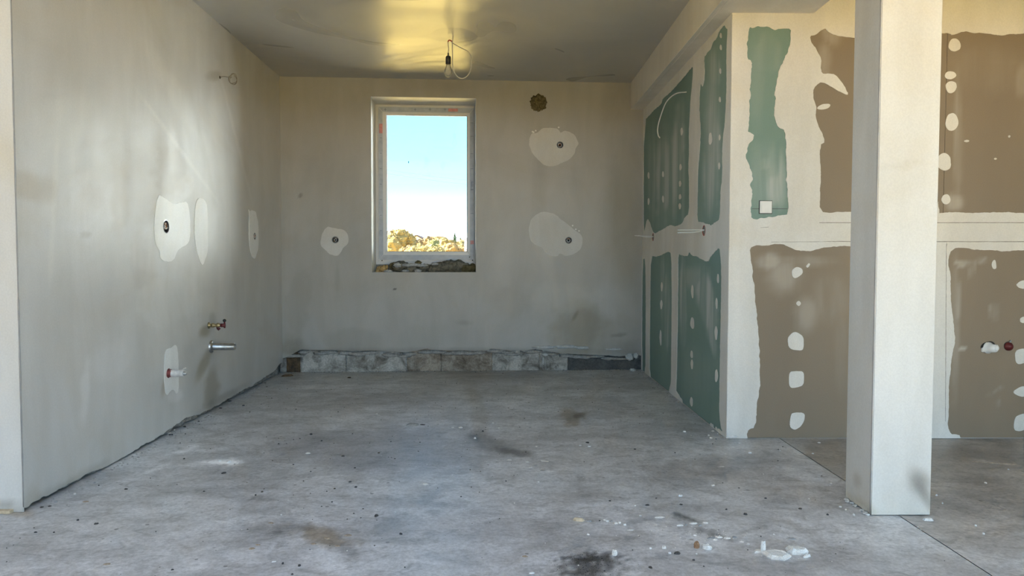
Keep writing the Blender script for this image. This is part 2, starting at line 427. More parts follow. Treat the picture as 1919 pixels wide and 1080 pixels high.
MAT['steel'] = mat_simple('galvanised_steel', (0.46, 0.47, 0.48), 0.35, 1.0, var=0.25, scale=40)
MAT['zinc'] = mat_simple('zinc_bead', (0.30, 0.29, 0.28), 0.5, 0.4)
MAT['brass'] = mat_simple('dirty_brass', (0.42, 0.34, 0.19), 0.4, 0.8, var=0.35, scale=60)
MAT['red'] = mat_simple('dark_red_plastic', (0.11, 0.013, 0.013), 0.4, var=0.3)
MAT['box_red'] = mat_simple('red_box_plastic', (0.42, 0.035, 0.02), 0.45, var=0.2)
MAT['gap'] = mat_simple('lip_shade_strip', (0.27, 0.24, 0.20), 0.9, var=0.3)  # tone of the painted shade strips at the joint lips; wire coil shares it
MAT['black'] = mat_simple('black_plastic', (0.015, 0.015, 0.015), 0.35)
MAT['dark'] = mat_simple('dark_recess', (0.03, 0.028, 0.026), 0.9, var=0.4)
MAT['white'] = mat_simple('white_plastic', (0.80, 0.80, 0.79), 0.35, var=0.03)
MAT['cable'] = mat_simple('white_cable', (0.74, 0.73, 0.70), 0.4, var=0.05)
MAT['cable_g'] = mat_simple('grey_cable', (0.60, 0.57, 0.52), 0.45, var=0.1)
MAT['box_grey'] = mat_simple('grey_box_plastic', (0.33, 0.33, 0.33), 0.5, var=0.3)
MAT['copper'] = mat_simple('copper_wire', (0.55, 0.26, 0.14), 0.3, 0.9)
MAT['pipe'] = mat_simple('stained_white_pipe', (0.62, 0.59, 0.56), 0.4, var=0.2, scale=50)
MAT['tape_red'] = mat_simple('red_tape', (0.20, 0.04, 0.035), 0.45, var=0.4, scale=50)
MAT['chip_w'] = mat_concrete('plaster_crumb', (0.78, 0.755, 0.715), (0.93, 0.905, 0.865), 40.0, 0.4)
MAT['chip_g'] = mat_concrete('grey_crumb', (0.30, 0.295, 0.29), (0.50, 0.49, 0.48), 40.0, 0.4)
MAT['chip_d'] = mat_concrete('dark_crumb', (0.045, 0.042, 0.04), (0.12, 0.113, 0.108), 40.0, 0.4)
MAT['chip_t'] = mat_concrete('tan_crumb', (0.34, 0.26, 0.18), (0.56, 0.46, 0.36), 40.0, 0.4)
MAT['wood'] = mat_simple('pale_wood', (0.58, 0.46, 0.31), 0.6, var=0.2, scale=60)
MAT['stone'] = mat_concrete('brown_stone', (0.22, 0.12, 0.06), (0.42, 0.26, 0.16), 20.0, 0.3)
MAT['powder'] = mat_concrete('black_powder', (0.02, 0.02, 0.02), (0.05, 0.05, 0.05), 90.0, 0.5)
# clear bulb glass and insulating glass
def mat_glass(name, tint, gloss_tint=1.0, smudge=False):
    m = bpy.data.materials.new(name); m.use_nodes = True; t = m.node_tree; t.nodes.clear()
    o = t.nodes.new('ShaderNodeOutputMaterial'); a = t.nodes.new('ShaderNodeBsdfTransparent'); g = t.nodes.new('ShaderNodeBsdfGlossy')
    fr = t.nodes.new('ShaderNodeFresnel'); fr.inputs[0].default_value = 1.5; mx = t.nodes.new('ShaderNodeMixShader')
    a.inputs[0].default_value = (*tint, 1); g.inputs['Roughness'].default_value = 0.02
    t.links.new(fr.outputs[0], mx.inputs[0]); t.links.new(a.outputs[0], mx.inputs[1]); t.links.new(g.outputs[0], mx.inputs[2])
    last = mx.outputs[0]
    if smudge:
        tc_ = t.nodes.new('ShaderNodeTexCoord'); nz = t.nodes.new('ShaderNodeTexNoise'); nz.inputs['Scale'].default_value = 4.5; nz.inputs['Detail'].default_value = 5
        t.links.new(tc_.outputs['Object'], nz.inputs['Vector'])
        mr = t.nodes.new('ShaderNodeMapRange'); mr.inputs[1].default_value = 0.60; mr.inputs[2].default_value = 0.78; mr.inputs[3].default_value = 0.0; mr.inputs[4].default_value = 0.10
        t.links.new(nz.outputs['Fac'], mr.inputs[0])
        d = t.nodes.new('ShaderNodeBsdfDiffuse'); d.inputs[0].default_value = (0.5, 0.52, 0.55, 1)
        m2 = t.nodes.new('ShaderNodeMixShader'); t.links.new(mr.outputs[0], m2.inputs[0]); t.links.new(last, m2.inputs[1]); t.links.new(d.outputs[0], m2.inputs[2]); last = m2.outputs[0]
    t.links.new(last, o.inputs[0]); return m
MAT['glass'] = mat_glass('window_glass', (0.92, 0.94, 0.94), smudge=True)
MAT['bulb'] = mat_glass('bulb_glass', (0.93, 0.93, 0.92))
_t = MAT['bulb'].node_tree; _o = next(n for n in _t.nodes if n.type == 'OUTPUT_MATERIAL'); _s = _o.inputs[0].links[0].from_socket
_d = _t.nodes.new('ShaderNodeBsdfTranslucent'); _d.inputs[0].default_value = (0.85, 0.84, 0.82, 1); _d2 = _t.nodes.new('ShaderNodeBsdfDiffuse'); _d2.inputs[0].default_value = (0.8, 0.79, 0.77, 1)
_a = _t.nodes.new('ShaderNodeMixShader'); _t.links.new(_d.outputs[0], _a.inputs[1]); _t.links.new(_d2.outputs[0], _a.inputs[2])
_m = _t.nodes.new('ShaderNodeMixShader'); _m.inputs[0].default_value = 0.22; _t.links.new(_s, _m.inputs[1]); _t.links.new(_a.outputs[0], _m.inputs[2]); _t.links.new(_m.outputs[0], _o.inputs[0])
k = NT('dry_lawn', 0.9, 0.1); c = k.ramp(k.noise(0.35, 6, 0.7), [(0.3, (0.50, 0.355, 0.09)), (0.7, (0.65, 0.475, 0.155))]); MAT['lawn'] = k.out(c)
def mat_leaf(name, a, b):
    k = NT(name, 0.7, 0.2); c = k.ramp(k.noise(1.2, 4), [(0.3, a), (0.7, b)]); return k.out(c)
MAT['leaf_y'] = mat_leaf('yellow_leaves', (0.17, 0.125, 0.035), (0.27, 0.20, 0.07))
MAT['leaf_o'] = mat_leaf('ochre_leaves', (0.15, 0.10, 0.035), (0.24, 0.165, 0.07))
MAT['leaf_g'] = mat_leaf('olive_leaves', (0.13, 0.13, 0.04), (0.22, 0.20, 0.07))
MAT['leaf_d'] = mat_leaf('dark_needles', (0.03, 0.06, 0.03), (0.07, 0.11, 0.05))
MAT['bark'] = mat_simple('bark', (0.16, 0.12, 0.09), 0.9, var=0.3)
MAT['house'] = mat_simple('house_render', (0.70, 0.69, 0.66), 0.9, var=0.03)
MAT['bounce_wing'] = mat_simple('bounce_blue_render', (0.68, 0.80, 0.97), 0.9, var=0.02)  # colour of the added bounce block, bluish for the glow it throws
MAT['roof'] = mat_simple('house_roof', (0.09, 0.055, 0.05), 0.8)
MAT['pane'] = mat_simple('dark_pane', (0.05, 0.06, 0.07), 0.2)

# ------------------------------------------------------------------ floor
S = Stain
DK = (0.55, 0.54, 0.53)
floor_stains_and_light = [
    S(700, 840, 190, 38, (0.80, 0.80, 0.81), 0.6, 0, 0.8), S(560, 830, 60, 14, (0.74, 0.74, 0.75), 0.6, -8, 0.8),
    S(790, 870, 120, 20, (0.86, 0.86, 0.87), 0.6, 0, 0.8), S(935, 838, 60, 12, (0.66, 0.65, 0.64), 0.6, 18, 0.9, 0.06),
    S(965, 848, 34, 5, (0.45, 0.44, 0.43), 0.6, 8, 0.9, 0.09), S(892, 815, 20, 10, (0.62, 0.61, 0.60), 0.6, 0, 0.8, 0.06),
    S(895, 770, 14, 45, (0.83, 0.81, 0.77), 0.6, -12, 0.7, 0.05), S(930, 735, 90, 8, (0.85, 0.84, 0.82), 0.6, -6, 0.7),
    S(1072, 782, 17, 15, (0.66, 0.58, 0.48), 0.5, 0, 0.9, 0.08), S(1088, 778, 14, 4, (0.5, 0.44, 0.38), 0.5, -10, 0.9, 0.1),
    S(612, 1006, 48, 16, (0.66, 0.56, 0.44), 0.5, 8, 0.9, 0.05), S(545, 990, 75, 9, (0.74, 0.73, 0.72), 0.6, 3, 0.8, 0.05),
    S(640, 1030, 30, 10, (0.66, 0.65, 0.64), 0.6, 20, 0.8, 0.06), S(735, 1000, 32, 26, (0.84, 0.84, 0.84), 0.5, 0, 0.6, 0.05),
    S(740, 1015, 80, 5, (0.82, 0.82, 0.81), 0.6, 2, 0.8, 0.05), S(790, 925, 40, 16, (0.80, 0.80, 0.80), 0.6, 0, 0.8, 0.06),
    S(785, 945, 70, 7, (0.78, 0.77, 0.77), 0.6, 0, 0.9, 0.07), S(1110, 1062, 50, 20, (0.34, 0.335, 0.33), 0.6, -6, 1.3, 0.16),
    S(1104, 1048, 46, 9, (0.24, 0.235, 0.23), 0.6, -4, 1.2, 0.16), S(1085, 1076, 50, 12, (0.45, 0.44, 0.43), 0.6, 0, 1.3, 0.16),
    S(1285, 970, 24, 4, (0.40, 0.39, 0.37), 0.5, 22, 0.9, 0.09), S(1330, 1000, 40, 6, (0.45, 0.44, 0.43), 0.5, 18, 0.9, 0.08),
    S(1400, 862, 70, 16, (0.80, 0.80, 0.80), 0.6, -4, 0.7, 0.05), S(1280, 900, 60, 16, (0.86, 0.86, 0.86), 0.6, 0, 0.7, 0.05),
    S(1390, 885, 60, 14, (0.80, 0.79, 0.79), 0.6, 0, 0.7, 0.05), S(1140, 915, 70, 22, (0.88, 0.88, 0.88), 0.6, 0, 0.7, 0.05),
    S(395, 868, 56, 7, (1.55, 1.55, 1.55), 0.5, -3, 0.9, 0.08), S(420, 866, 30, 4, (1.5, 1.5, 1.5), 0.5, 0, 0.9, 0.1),
    S(300, 876, 34, 3, (1.4, 1.4, 1.4), 0.5, -22, 0.7, 0.06), S(355, 840, 22, 4, (1.25, 1.25, 1.25), 0.5, -20, 0.7, 0.06),
    S(1010, 870, 40, 16, (1.12, 1.11, 1.10), 0.6, 10, 0.9, 0.06), S(1200, 1000, 160, 26, (1.10, 1.09, 1.08), 0.6, 8, 0.8, 0.05),
    S(1050, 745, 170, 40, (1.10, 1.11, 1.12), 0.6, 0, 0.6, 0.02), S(560, 735, 150, 12, (1.10, 1.11, 1.13), 0.6, -4, 0.6, 0.03),  # pale blue marks put the window's light on the far floor into the colour
    S(640, 762, 120, 5, (0.86, 0.85, 0.84), 0.6, -3, 0.7, 0.04), S(530, 790, 60, 8, (0.86, 0.86, 0.85), 0.6, -6, 0.7, 0.05),
    S(800, 705, 300, 8, (0.90, 0.88, 0.84), 0.6, 0, 0.6, 0.04), S(1500, 850, 40, 14, (1.08, 1.07, 1.06), 0.6, 0, 0.7, 0.05),
    S(1660, 985, 90, 12, (1.08, 1.07, 1.07), 0.6, 0, 0.6, 0.05), S(110, 925, 40, 14, (1.10, 1.10, 1.10), 0.6, -28, 0.6, 0.05),
    S(230, 905, 60, 6, (1.10, 1.10, 1.10), 0.6, -26, 0.7, 0.06), S(30, 962, 26, 8, (0.80, 0.70, 0.58), 0.6, 0, 0.5, 0.05),
    S(1580, 1045, 70, 20, (0.92, 0.92, 0.92), 0.6, 0, 0.6, 0.04), S(1440, 1065, 60, 10, (0.86, 0.85, 0.85), 0.6, 0, 0.8, 0.06),
    S(480, 935, 46, 4, (0.80, 0.80, 0.80), 0.6, -8, 0.9, 0.07), S(520, 1000, 40, 4, (0.80, 0.80, 0.80), 0.6, 0, 0.9, 0.07),
    S(900, 1010, 300, 60, (1.07, 1.07, 1.08), 0.7, 0, 0.7, 0.02), S(240, 1010, 190, 70, (0.96, 0.96, 0.95), 0.7, 0, 0.7, 0.02),
]
right_stains_and_shade = [S(1740, 900, 400, 130, (0.80, 0.77, 0.73), 0.3, 0, 0.2, 0.02), S(1830, 905, 60, 10, (0.80, 0.79, 0.78), 0.6, 8, 0.9, 0.05),
                S(1870, 868, 46, 2, (1.5, 1.45, 1.4), 0.5, 8, 0.5, 0.05), S(1800, 850, 90, 10, (0.88, 0.87, 0.86), 0.6, 0, 0.8, 0.05),
                S(1860, 990, 60, 14, (1.10, 1.08, 1.06), 0.6, 0, 0.7, 0.05), S(1545, 850, 40, 20, (0.9, 0.86, 0.8), 0.5, 0, 0.6, 0.05)]  # dusty slab tone, plus the shade between wall and column painted in
def floor_mesh(name, x0, x1, stains):
    xs = np.unique(np.concatenate([np.arange(x0, x1, 0.014), [x1]]))
    ys = np.concatenate([np.arange(-2.0, 2.0, 0.125), np.arange(2.0, 6.56, 0.014)])
    X, Y = np.meshgrid(xs, ys, indexing='ij'); nx, ny = X.shape
    Z = 0.004 * (fbm(X * 1.3, Y * 1.3, 31, 3)) + 0.0016 * fbm(X * 9, Y * 9, 37, 3)
    Z -= Z.max()
    if x0 < 0: Z = np.where(np.abs(X - x1) < 0.005, Z, Z)
    A = np.stack([X.ravel(), Y.ravel(), Z.ravel()], 1)
    I, J = np.meshgrid(np.arange(nx - 1), np.arange(ny - 1), indexing='ij'); I = I.ravel(); J = J.ravel()
    q = np.stack([I * ny + J, (I + 1) * ny + J, (I + 1) * ny + J + 1, I * ny + J + 1], 1)
    verts = A.tolist(); faces = q.tolist()
    s = len(verts)
    verts += [(x0, -2.0, 0), (x1, -2.0, 0), (x1, 6.55, 0), (x0, 6.55, 0), (x0, -2.0, -0.25), (x1, -2.0, -0.25), (x1, 6.55, -0.25), (x0, 6.55, -0.25)]
    verts = [v if i < s else (v[0], v[1], v[2] - 0.006) if v[2] == 0 else v for i, v in enumerate(verts)]
    faces += [[s, s + 1, s + 5, s + 4], [s + 1, s + 2, s + 6, s + 5], [s + 2, s + 3, s + 7, s + 6], [s + 3, s, s + 4, s + 7], [s + 4, s + 5, s + 6, s + 7]]
    me = mesh(name, verts, faces); set_col(me, tone(np.array(verts, float), stains))
    return prop(link(name, me, MAT['floor'], None, True), kind='structure')
floor_mesh('floor', -3.4, 1.548, floor_stains_and_light)
floor_mesh('floor_right', 1.553, 3.6, right_stains_and_shade)

# ------------------------------------------------------------------ shell out of view: ceiling, rear, sides
RX0, RX1, RY0, RY1 = -2.0, 0.9, -1.8, 1.7                          # roof opening added out of view to bring sky light to the floor
bm = bmesh.new(); add_box(bm, -3.6, 3.8, RY1, 6.9, H, H + 0.25); add_box(bm, -3.6, 3.8, -2.3, RY0, H, H + 0.25); add_box(bm, -3.6, RX0, RY0, RY1, H, H + 0.25); add_box(bm, RX1, 3.8, RY0, RY1, H, H + 0.25)
prop(from_bm('ceiling', bm, MAT['ceiling']), kind='structure')
portal('added_roof_daylight', ((RX0 + RX1) / 2, (RY0 + RY1) / 2, H + 0.2), (0, 0, -1), RX1 - RX0, RY1 - RY0)
prop(box_obj('wall_sun_blocker', (-9.2, -3.6, -2.3, 6.9, H + 0.25, 6.6), MAT['plain']), kind='structure')  # unseen box added to keep direct sun out of the roof and left openings
RY = -2.0                                                        # wall with the wide terrace opening behind the camera
OPX0, OPX1, OPZ = 0.1, 3.4, 2.40
bm = bmesh.new(); add_box(bm, -3.6, OPX0, RY - 0.3, RY, -0.3, H); add_box(bm, OPX1, 3.8, RY - 0.3, RY, -0.3, H); add_box(bm, OPX0, OPX1, RY - 0.3, RY, OPZ, H)
prop(from_bm('wall_rear', bm, MAT['plain']), kind='structure')
SY0_, SY1_, SZ_ = 0.0, 2.0, 2.30                                  # opening added unseen in the right-hand wall to light the left wall
bm = bmesh.new(); add_box(bm, 3.6, 3.8, RY, SY0_, -0.3, H); add_box(bm, 3.6, 3.8, SY1_, 4.2, -0.3, H); add_box(bm, 3.6, 3.8, SY0_, SY1_, SZ_, H)
prop(from_bm('wall_far_right', bm, MAT['plain']), kind='structure')
portal('added_side_daylight', (3.7, (SY0_ + SY1_) / 2, SZ_ / 2), (-1, 0, 0), SY1_ - SY0_, SZ_)
LY0_, LY1_, LZ_ = -0.6, 0.9, 2.30                                   # unseen opening added to light left-facing sides, under the sun-blocking box
bm = bmesh.new(); add_box(bm, -3.6, -3.4, RY, LY0_, -0.3, H); add_box(bm, -3.6, -3.4, LY1_, 2.803, -0.3, H); add_box(bm, -3.6, -3.4, LY0_, LY1_, LZ_, H)
prop(from_bm('wall_far_left', bm, MAT['plain']), kind='structure')
portal('added_left_daylight', (-3.5, (LY0_ + LY1_) / 2, LZ_ / 2), (1, 0, 0), LY1_ - LY0_, LZ_)
portal('terrace_daylight', ((OPX0 + OPX1) / 2, RY - 0.15, OPZ / 2), (0, 1, 0), OPX1 - OPX0, OPZ)

# ------------------------------------------------------------------ electrical boxes, used in several walls
def lump(name, loc, size, mat, parent=None, seed=0, sub=3, amp=0.35, freq=2.2, rot=0.0):
    bm = bmesh.new(); bmesh.ops.create_icosphere(bm, subdivisions=sub, radius=1.0)
    off = Vector((seed * 3.17, seed * 1.31, seed * 7.7))
    for v in bm.verts:
        n = noise.fractal(v.co * freq + off, 0.9, 2.1, 4)
        v.co = v.co * (1 + amp * n)
    R = Matrix.Rotation(rot, 3, 'Z')
    for v in bm.verts: v.co = R @ Vector((v.co.x * size[0], v.co.y * size[1], v.co.z * size[2]))
    o = from_bm(name, bm, mat, parent, True); o.location = loc; return o
def flush_box(fr, u, v, r, label, depth=0.05, ring=None, wall_mat='box_grey', wires=3, name='flush_box'):
    m = fr.m @ Matrix.Translation((u, 0, v))
    root = empty(name, mat=m); prop(root, label, 'electrical box')
    bm = bmesh.new(); n = 24
    prof = [(r * 1.0, -0.003), (r * 0.88, -0.004), (r * 0.86, depth), (0.0, depth)]
    rings = []
    for rr, y in prof[:-1]: rings.append([bm.verts.new((rr * math.cos(2 * math.pi * k / n), y, rr * math.sin(2 * math.pi * k / n))) for k in range(n)])
    for a, b in zip(rings, rings[1:]):
        for k in range(n): bm.faces.new((a[k], a[(k + 1) % n], b[(k + 1) % n], b[k]))
    bm.faces.new(rings[-1])
    outer = [bm.verts.new((r * math.cos(2 * math.pi * k / n), 0.004, r * math.sin(2 * math.pi * k / n))) for k in range(n)]
    for k in range(n): bm.faces.new((outer[k], outer[(k + 1) % n], rings[0][(k + 1) % n], rings[0][k]))
    from_bm('cup', bm, MAT[wall_mat], root, False)
    bm = bmesh.new(); add_box(bm, -r * .8, r * .8, depth - 0.004, depth - 0.001, -r * .5, r * .5); from_bm('back_plate', bm, MAT['dark' if wall_mat != 'box_red' else 'red'], root)
    rnd = random.Random(int(u * 1000) + int(v * 777))
    for i in range(wires):
        pts = []; a0 = rnd.uniform(0, 6.28); q = r * rnd.uniform(0.3, 0.62)
        for t in range(9):
            a = a0 + t * 0.75; pts.append((q * math.cos(a), depth * 0.55 - t * 0.0042 + rnd.uniform(-.004, .004), q * math.sin(a)))
        tube_obj('wire', spline(pts, 3), r * 0.085, MAT['cable'] if i != 1 else MAT['copper'], root, 6)
    return root

# ------------------------------------------------------------------ left wall
def Lz(pts, ox, oy, s): return [(ox + x / s, oy + y / s) for x, y in pts]
def left_edge(us):                                               # ragged plaster foot
    e = 0.012 + 0.03 * np.clip((us - 1.4) / 2.1, 0, 1) + 0.05 * np.exp(-((us - 3.45) / 0.18) ** 2) + 0.03 * np.exp(-((us - 1.45) / 0.22) ** 2)
    return np.clip(e + 0.028 * fbm(us * 7, us * 0 + 2, 5, 4) + 0.012 * fbm(us * 35, us * 0, 8, 3), 0.004, 0.2)
bx = [(310.5, 425.0, 13.0, 'plaster-spattered open socket box on left wall, nearest the camera'), (476.7, 443.0, 6.0, 'small open socket box on left wall near the far corner')]
L_round = []
for x, y, hh, lab in bx:
    u, v = FL.px(x, y); u2, v2 = FL.px(x, y - hh); L_round.append((u, v, max(0.028, v2 - v)))
left_stains = [
    S(60, 350, 42, 22, (0.90, 0.86, 0.80), 0.6, 20, 0.6), S(170, 400, 42, 80, (1.06, 1.06, 1.07), 0.25, 0, 0.5, 0.02), S(250, 330, 85, 70, (0.93, 0.91, 0.88), 0.6, 0, 0.7),
    S(225, 380, 16, 70, (0.95, 0.93, 0.90), 0.4, 0, 0.6, 0.03), S(320, 320, 30, 34, (0.94, 0.92, 0.89), 0.3, 0, 0.8, 0.04), S(345, 348, 18, 22, (1.07, 1.07, 1.07), 0.25, 30, 0.6, 0.05),
    S(300, 470, 50, 40, (1.05, 1.05, 1.06), 0.3, 0, 0.6, 0.04), S(320, 560, 60, 50, (1.05, 1.05, 1.05), 0.25, 0, 0.6, 0.03), S(260, 470, 14, 60, (0.95, 0.94, 0.93), 0.5, 0, 0.7, 0.03),
    S(383, 682, 7, 30, (0.80, 0.77, 0.69), 0.6, 24, 0.4, 0.05), S(396, 732, 13, 34, (0.80, 0.78, 0.73), 0.4, 6, 0.5, 0.05), S(384, 622, 9, 10, (0.80, 0.76, 0.66), 0.6, 30, 0.4, 0.06),
    S(398, 600, 6, 12, (0.85, 0.84, 0.82), 0.6, 0, 0.4), S(308, 722, 5, 22, (0.85, 0.80, 0.74), 0.6, 12, 0.4), S(160, 725, 8, 52, (1.09, 1.09, 1.10), 0.5, 4, 0.5, 0.04),
    S(205, 675, 30, 40, (1.05, 1.05, 1.06), 0.4, 20, 0.6, 0.04), S(330, 742, 14, 12, (1.10, 1.10, 1.12), 0.4, 0, 0.6, 0.06), S(160, 440, 9, 6, (0.90, 0.89, 0.87), 0.5, 0, 0.9, 0.1),
    S(403, 142, 14, 8, (0.80, 0.78, 0.74), 0.7, 0, 0.5, 0.06), S(120, 235, 70, 40, (1.03, 1.03, 1.02), 0.5, -60, 0.6, 0.02), S(330, 180, 14, 90, (1.05, 1.05, 1.04), 0.5, -30, 0.6, 0.02),
    S(415, 300, 8, 120, (1.04, 1.04, 1.04), 0.5, -8, 0.5, 0.02), S(385, 300, 5, 110, (0.96, 0.96, 0.95), 0.5, -12, 0.5, 0.02), S(100, 400, 5, 150, (1.04, 1.04, 1.03), 0.5, 3, 0.5, 0.02),
    S(330, 270, 3.5, 120, (1.07, 1.07, 1.06), 0.5, -36, 0.3, 0.02), S(440, 250, 3.0, 110, (1.06, 1.06, 1.06), 0.5, -14, 0.3, 0.02),
    S(130, 905, 70, 8, (0.84, 0.83, 0.80), 0.7, -29, 0.7, 0.04), S(420, 745, 40, 6, (0.80, 0.79, 0.77), 0.7, -30, 0.6, 0.05), S(60, 940, 12, 30, (0.90, 0.89, 0.86), 0.7, 0, 0.6, 0.05),
]
ex_u, ex_v = [], []
for u, v, r in L_round: ex_u += [u - 1.5 * r, u + 1.5 * r]; ex_v += [v - 1.5 * r, v + 1.5 * r]
wl = grid_wall('wall_left', FL, lines(0, LEN_L, 0.014, ex_u), lines(0, H, 0.014, ex_v), MAT['plaster'], left_stains, None, L_round, left_edge, 0.006, 0.03, 3)
ww = box_obj('wall_core', (0.02, LEN_L + 0.3, 0.055, 0.30, -0.25, H), MAT['rubble'], wl)
for i in range(26):                                              # raw rubble showing under the ragged foot
    u = 0.3 + 3.2 * (i + random.random() * .6) / 26; lump('rubble_lump', (u, 0.035 + random.uniform(0, .01), 0.012 + 0.012 * random.random()), (0.075, 0.03, 0.022 + 0.02 * (u > 3.2)), MAT['rubble'], wl, i, 2, 0.4)
def patch(name, fr, pts, parent, mat='patch', seed=1, th=0.0025, amp=0.004, holes=(), base=0.002):
    c = rough_contour(soften([fr.px(x, y) for x, y in pts], 2), 0.010, amp, seed)
    return layer(name, c, holes, -th, base, MAT[mat], parent)
A_ = Lz([(123,65),(140,75),(160,90),(185,108),(205,108),(225,100),(250,98),(262,110),(268,150),(272,200),(272,260),(262,300),(240,312),(218,325),(205,345),(198,370),(185,385),(165,388),(140,383),(128,370),(124,335),(108,310),(100,270),(98,200),(102,150),(112,90)], 250, 340, 2.571)
B_ = Lz([(310,82),(325,80),(345,95),(354,120),(357,200),(358,320),(350,360),(333,405),(325,400),(310,360),(298,310),(292,260),(293,180),(297,110)], 250, 340, 2.571)
C_ = Lz([(553,133),(560,145),(575,138),(590,150),(592,170),(600,195),(602,270),(600,330),(592,350),(585,375),(570,365),(562,330),(556,280),(555,200),(558,160)], 250, 340, 2.571)
D_ = Lz([(150,812),(175,805),(200,788),(208,800),(213,830),(215,870),(217,1010),(205,1028),(190,1000),(175,1010),(160,1035),(150,1010),(146,930)], 250, 340, 2.571)
patch('filler_patch', FL, A_, wl, seed=1, holes=[circle(*L_round[0])], th=0.003)
patch('filler_patch', FL, B_, wl, seed=2, th=0.003); patch('filler_patch', FL, C_, wl, seed=3, holes=[circle(*L_round[1])], th=0.003); patch('filler_patch', FL, D_, wl, seed=4, th=0.003)
for (u, v, r), b in zip(L_round, bx): flush_box(FL, u, v, r, b[3], 0.05, wall_mat='steel' if b[1] < 430 else 'box_grey')
# drain pipe, tap and stub pipe
def on_left(px, py): u, v = FL.px(px, py); return FL.pt(u, v), u, v
def lathe(bm, prof, n=20, axis='x'):
    rings = []
    for x, r in prof: rings.append([bm.verts.new((x, r * math.cos(2 * math.pi * k / n), r * math.sin(2 * math.pi * k / n))) for k in range(n)])
    for a, b in zip(rings, rings[1:]):
        for k in range(n): bm.faces.new((a[k], a[(k + 1) % n], b[(k + 1) % n], b[k]))
    return rings
P, u, v = on_left(396, 650)
WALLROT = Matrix.Translation(P) @ Matrix.Rotation(math.atan2(-FL.n.y, -FL.n.x), 4, 'Z')
root = empty('drain_pipe', mat=WALLROT); prop(root, 'grey metal drain pipe stub with round flange sticking out of left wall', 'pipe')
bm = bmesh.new(); rg = lathe(bm, [(-0.05, 0.0235), (0.155, 0.0235), (0.155, 0.0205), (0.02, 0.0205)]); bm.faces.new(rg[-1]); from_bm('pipe_tube', bm, MAT['steel'], root, True)
bm = bmesh.new(); lathe(bm, [(-0.004, 0.043), (0.004, 0.042), (0.011, 0.034), (0.016, 0.0245), (0.0, 0.024)], 24); from_bm('flange', bm, MAT['steel'], root, True)
P, u, v = on_left(391, 610)
root = empty('water_tap', mat=Matrix.Translation(P) @ Matrix.Rotation(math.atan2(-FL.n.y, -FL.n.x), 4, 'Z')); prop(root, 'small brass tap with dark red handle above the grey drain pipe', 'tap')
bm = bmesh.new(); lathe(bm, [(-0.02, 0.010), (0.0, 0.010), (0.0, 0.021), (0.006, 0.020), (0.008, 0.010), (0.022, 0.010), (0.022, 0.014), (0.036, 0.014), (0.036, 0.0105), (0.05, 0.0105), (0.054, 0.016), (0.068, 0.016), (0.072, 0.010), (0.085, 0.008)], 12); from_bm('valve_body', bm, MAT['brass'], root, True)
tube_obj('outlet', [(0.058, 0, -0.004), (0.062, 0, -0.02), (0.07, 0, -0.028)], [0.011, 0.011, 0.010], MAT['red'], root, 10)
bm = bmesh.new(); lathe(bm, [(0.078, 0.0), (0.078, 0.0125), (0.104, 0.0115), (0.106, 0.0)], 12); from_bm('handle_collar', bm, MAT['red'], root, True)
tube_obj('handle_lever', [(0.103, 0, -0.018), (0.104, 0, 0.0), (0.103, 0, 0.024)], [0.006, 0.007, 0.005], MAT['red'], root, 8)
lump('handle_knob', (0.103, 0, 0.031), (0.0115, 0.0115, 0.011), MAT['black'], root, 1, 2, 0.03)
P, u, v = on_left(315, 700)
root = empty('stub_pipe', mat=Matrix.Translation(P) @ Matrix.Rotation(math.atan2(-FL.n.y, -FL.n.x), 4, 'Z')); prop(root, 'whitish pipe stub with red wrapping at the left wall, low down', 'pipe')
bm = bmesh.new(); rg = lathe(bm, [(-0.04, 0.021), (0.09, 0.020), (0.091, 0.016), (0.03, 0.016)]); bm.faces.new(rg[-1]); from_bm('pipe_tube', bm, MAT['pipe'], root, True)
bm = bmesh.new(); lathe(bm, [(-0.005, 0.029), (0.003, 0.028), (0.005, 0.0225), (0.014, 0.022), (0.022, 0.0208)], 14)
for vv in bm.verts: vv.co += Vector((0, 1, 1)) * 0.004 * noise.noise(vv.co * 90)
from_bm('red_wrap', bm, MAT['tape_red'], root, True)
tube_obj('inner_pipe', [(0.05, 0, 0), (0.103, 0, -0.001)], 0.0095, MAT['steel'], root, 10)
tube_obj('wire_end', [(0.078, 0.004, 0.016), (0.088, 0.0, 0.026), (0.104, -0.004, 0.031)], 0.003, MAT['cable_g'], root, 6)
# coil of wire high on the left wall
P, u, v = on_left(412, 145); root = empty('wire_coil', mat=FL.m @ Matrix.Translation((u, 0, v))); prop(root, 'thin coiled wire loop hanging out high on the left wall', 'wire')
px_m = 0.0036
cc = [(0, 0.0, 0), (0.0, -0.03, 0.006), (0.01, -0.075, 0.0)]
for t in range(30):
    a = 2.6 + t * 0.6; rr = 0.040 - 0.0004 * t + 0.004 * math.sin(t * 1.7)
    cc.append((0.012 + 0.004 * math.sin(t), -0.085 - rr * math.cos(a) * 0.75, -0.008 + rr * math.sin(a)))
tube_obj('wire_loop', spline(cc, 3), 0.0019, MAT['gap'], root, 6); lump('wire_exit', (0, 0.0, 0), (0.012, 0.004, 0.010), MAT['dark'], root, 4, 2, 0.3)

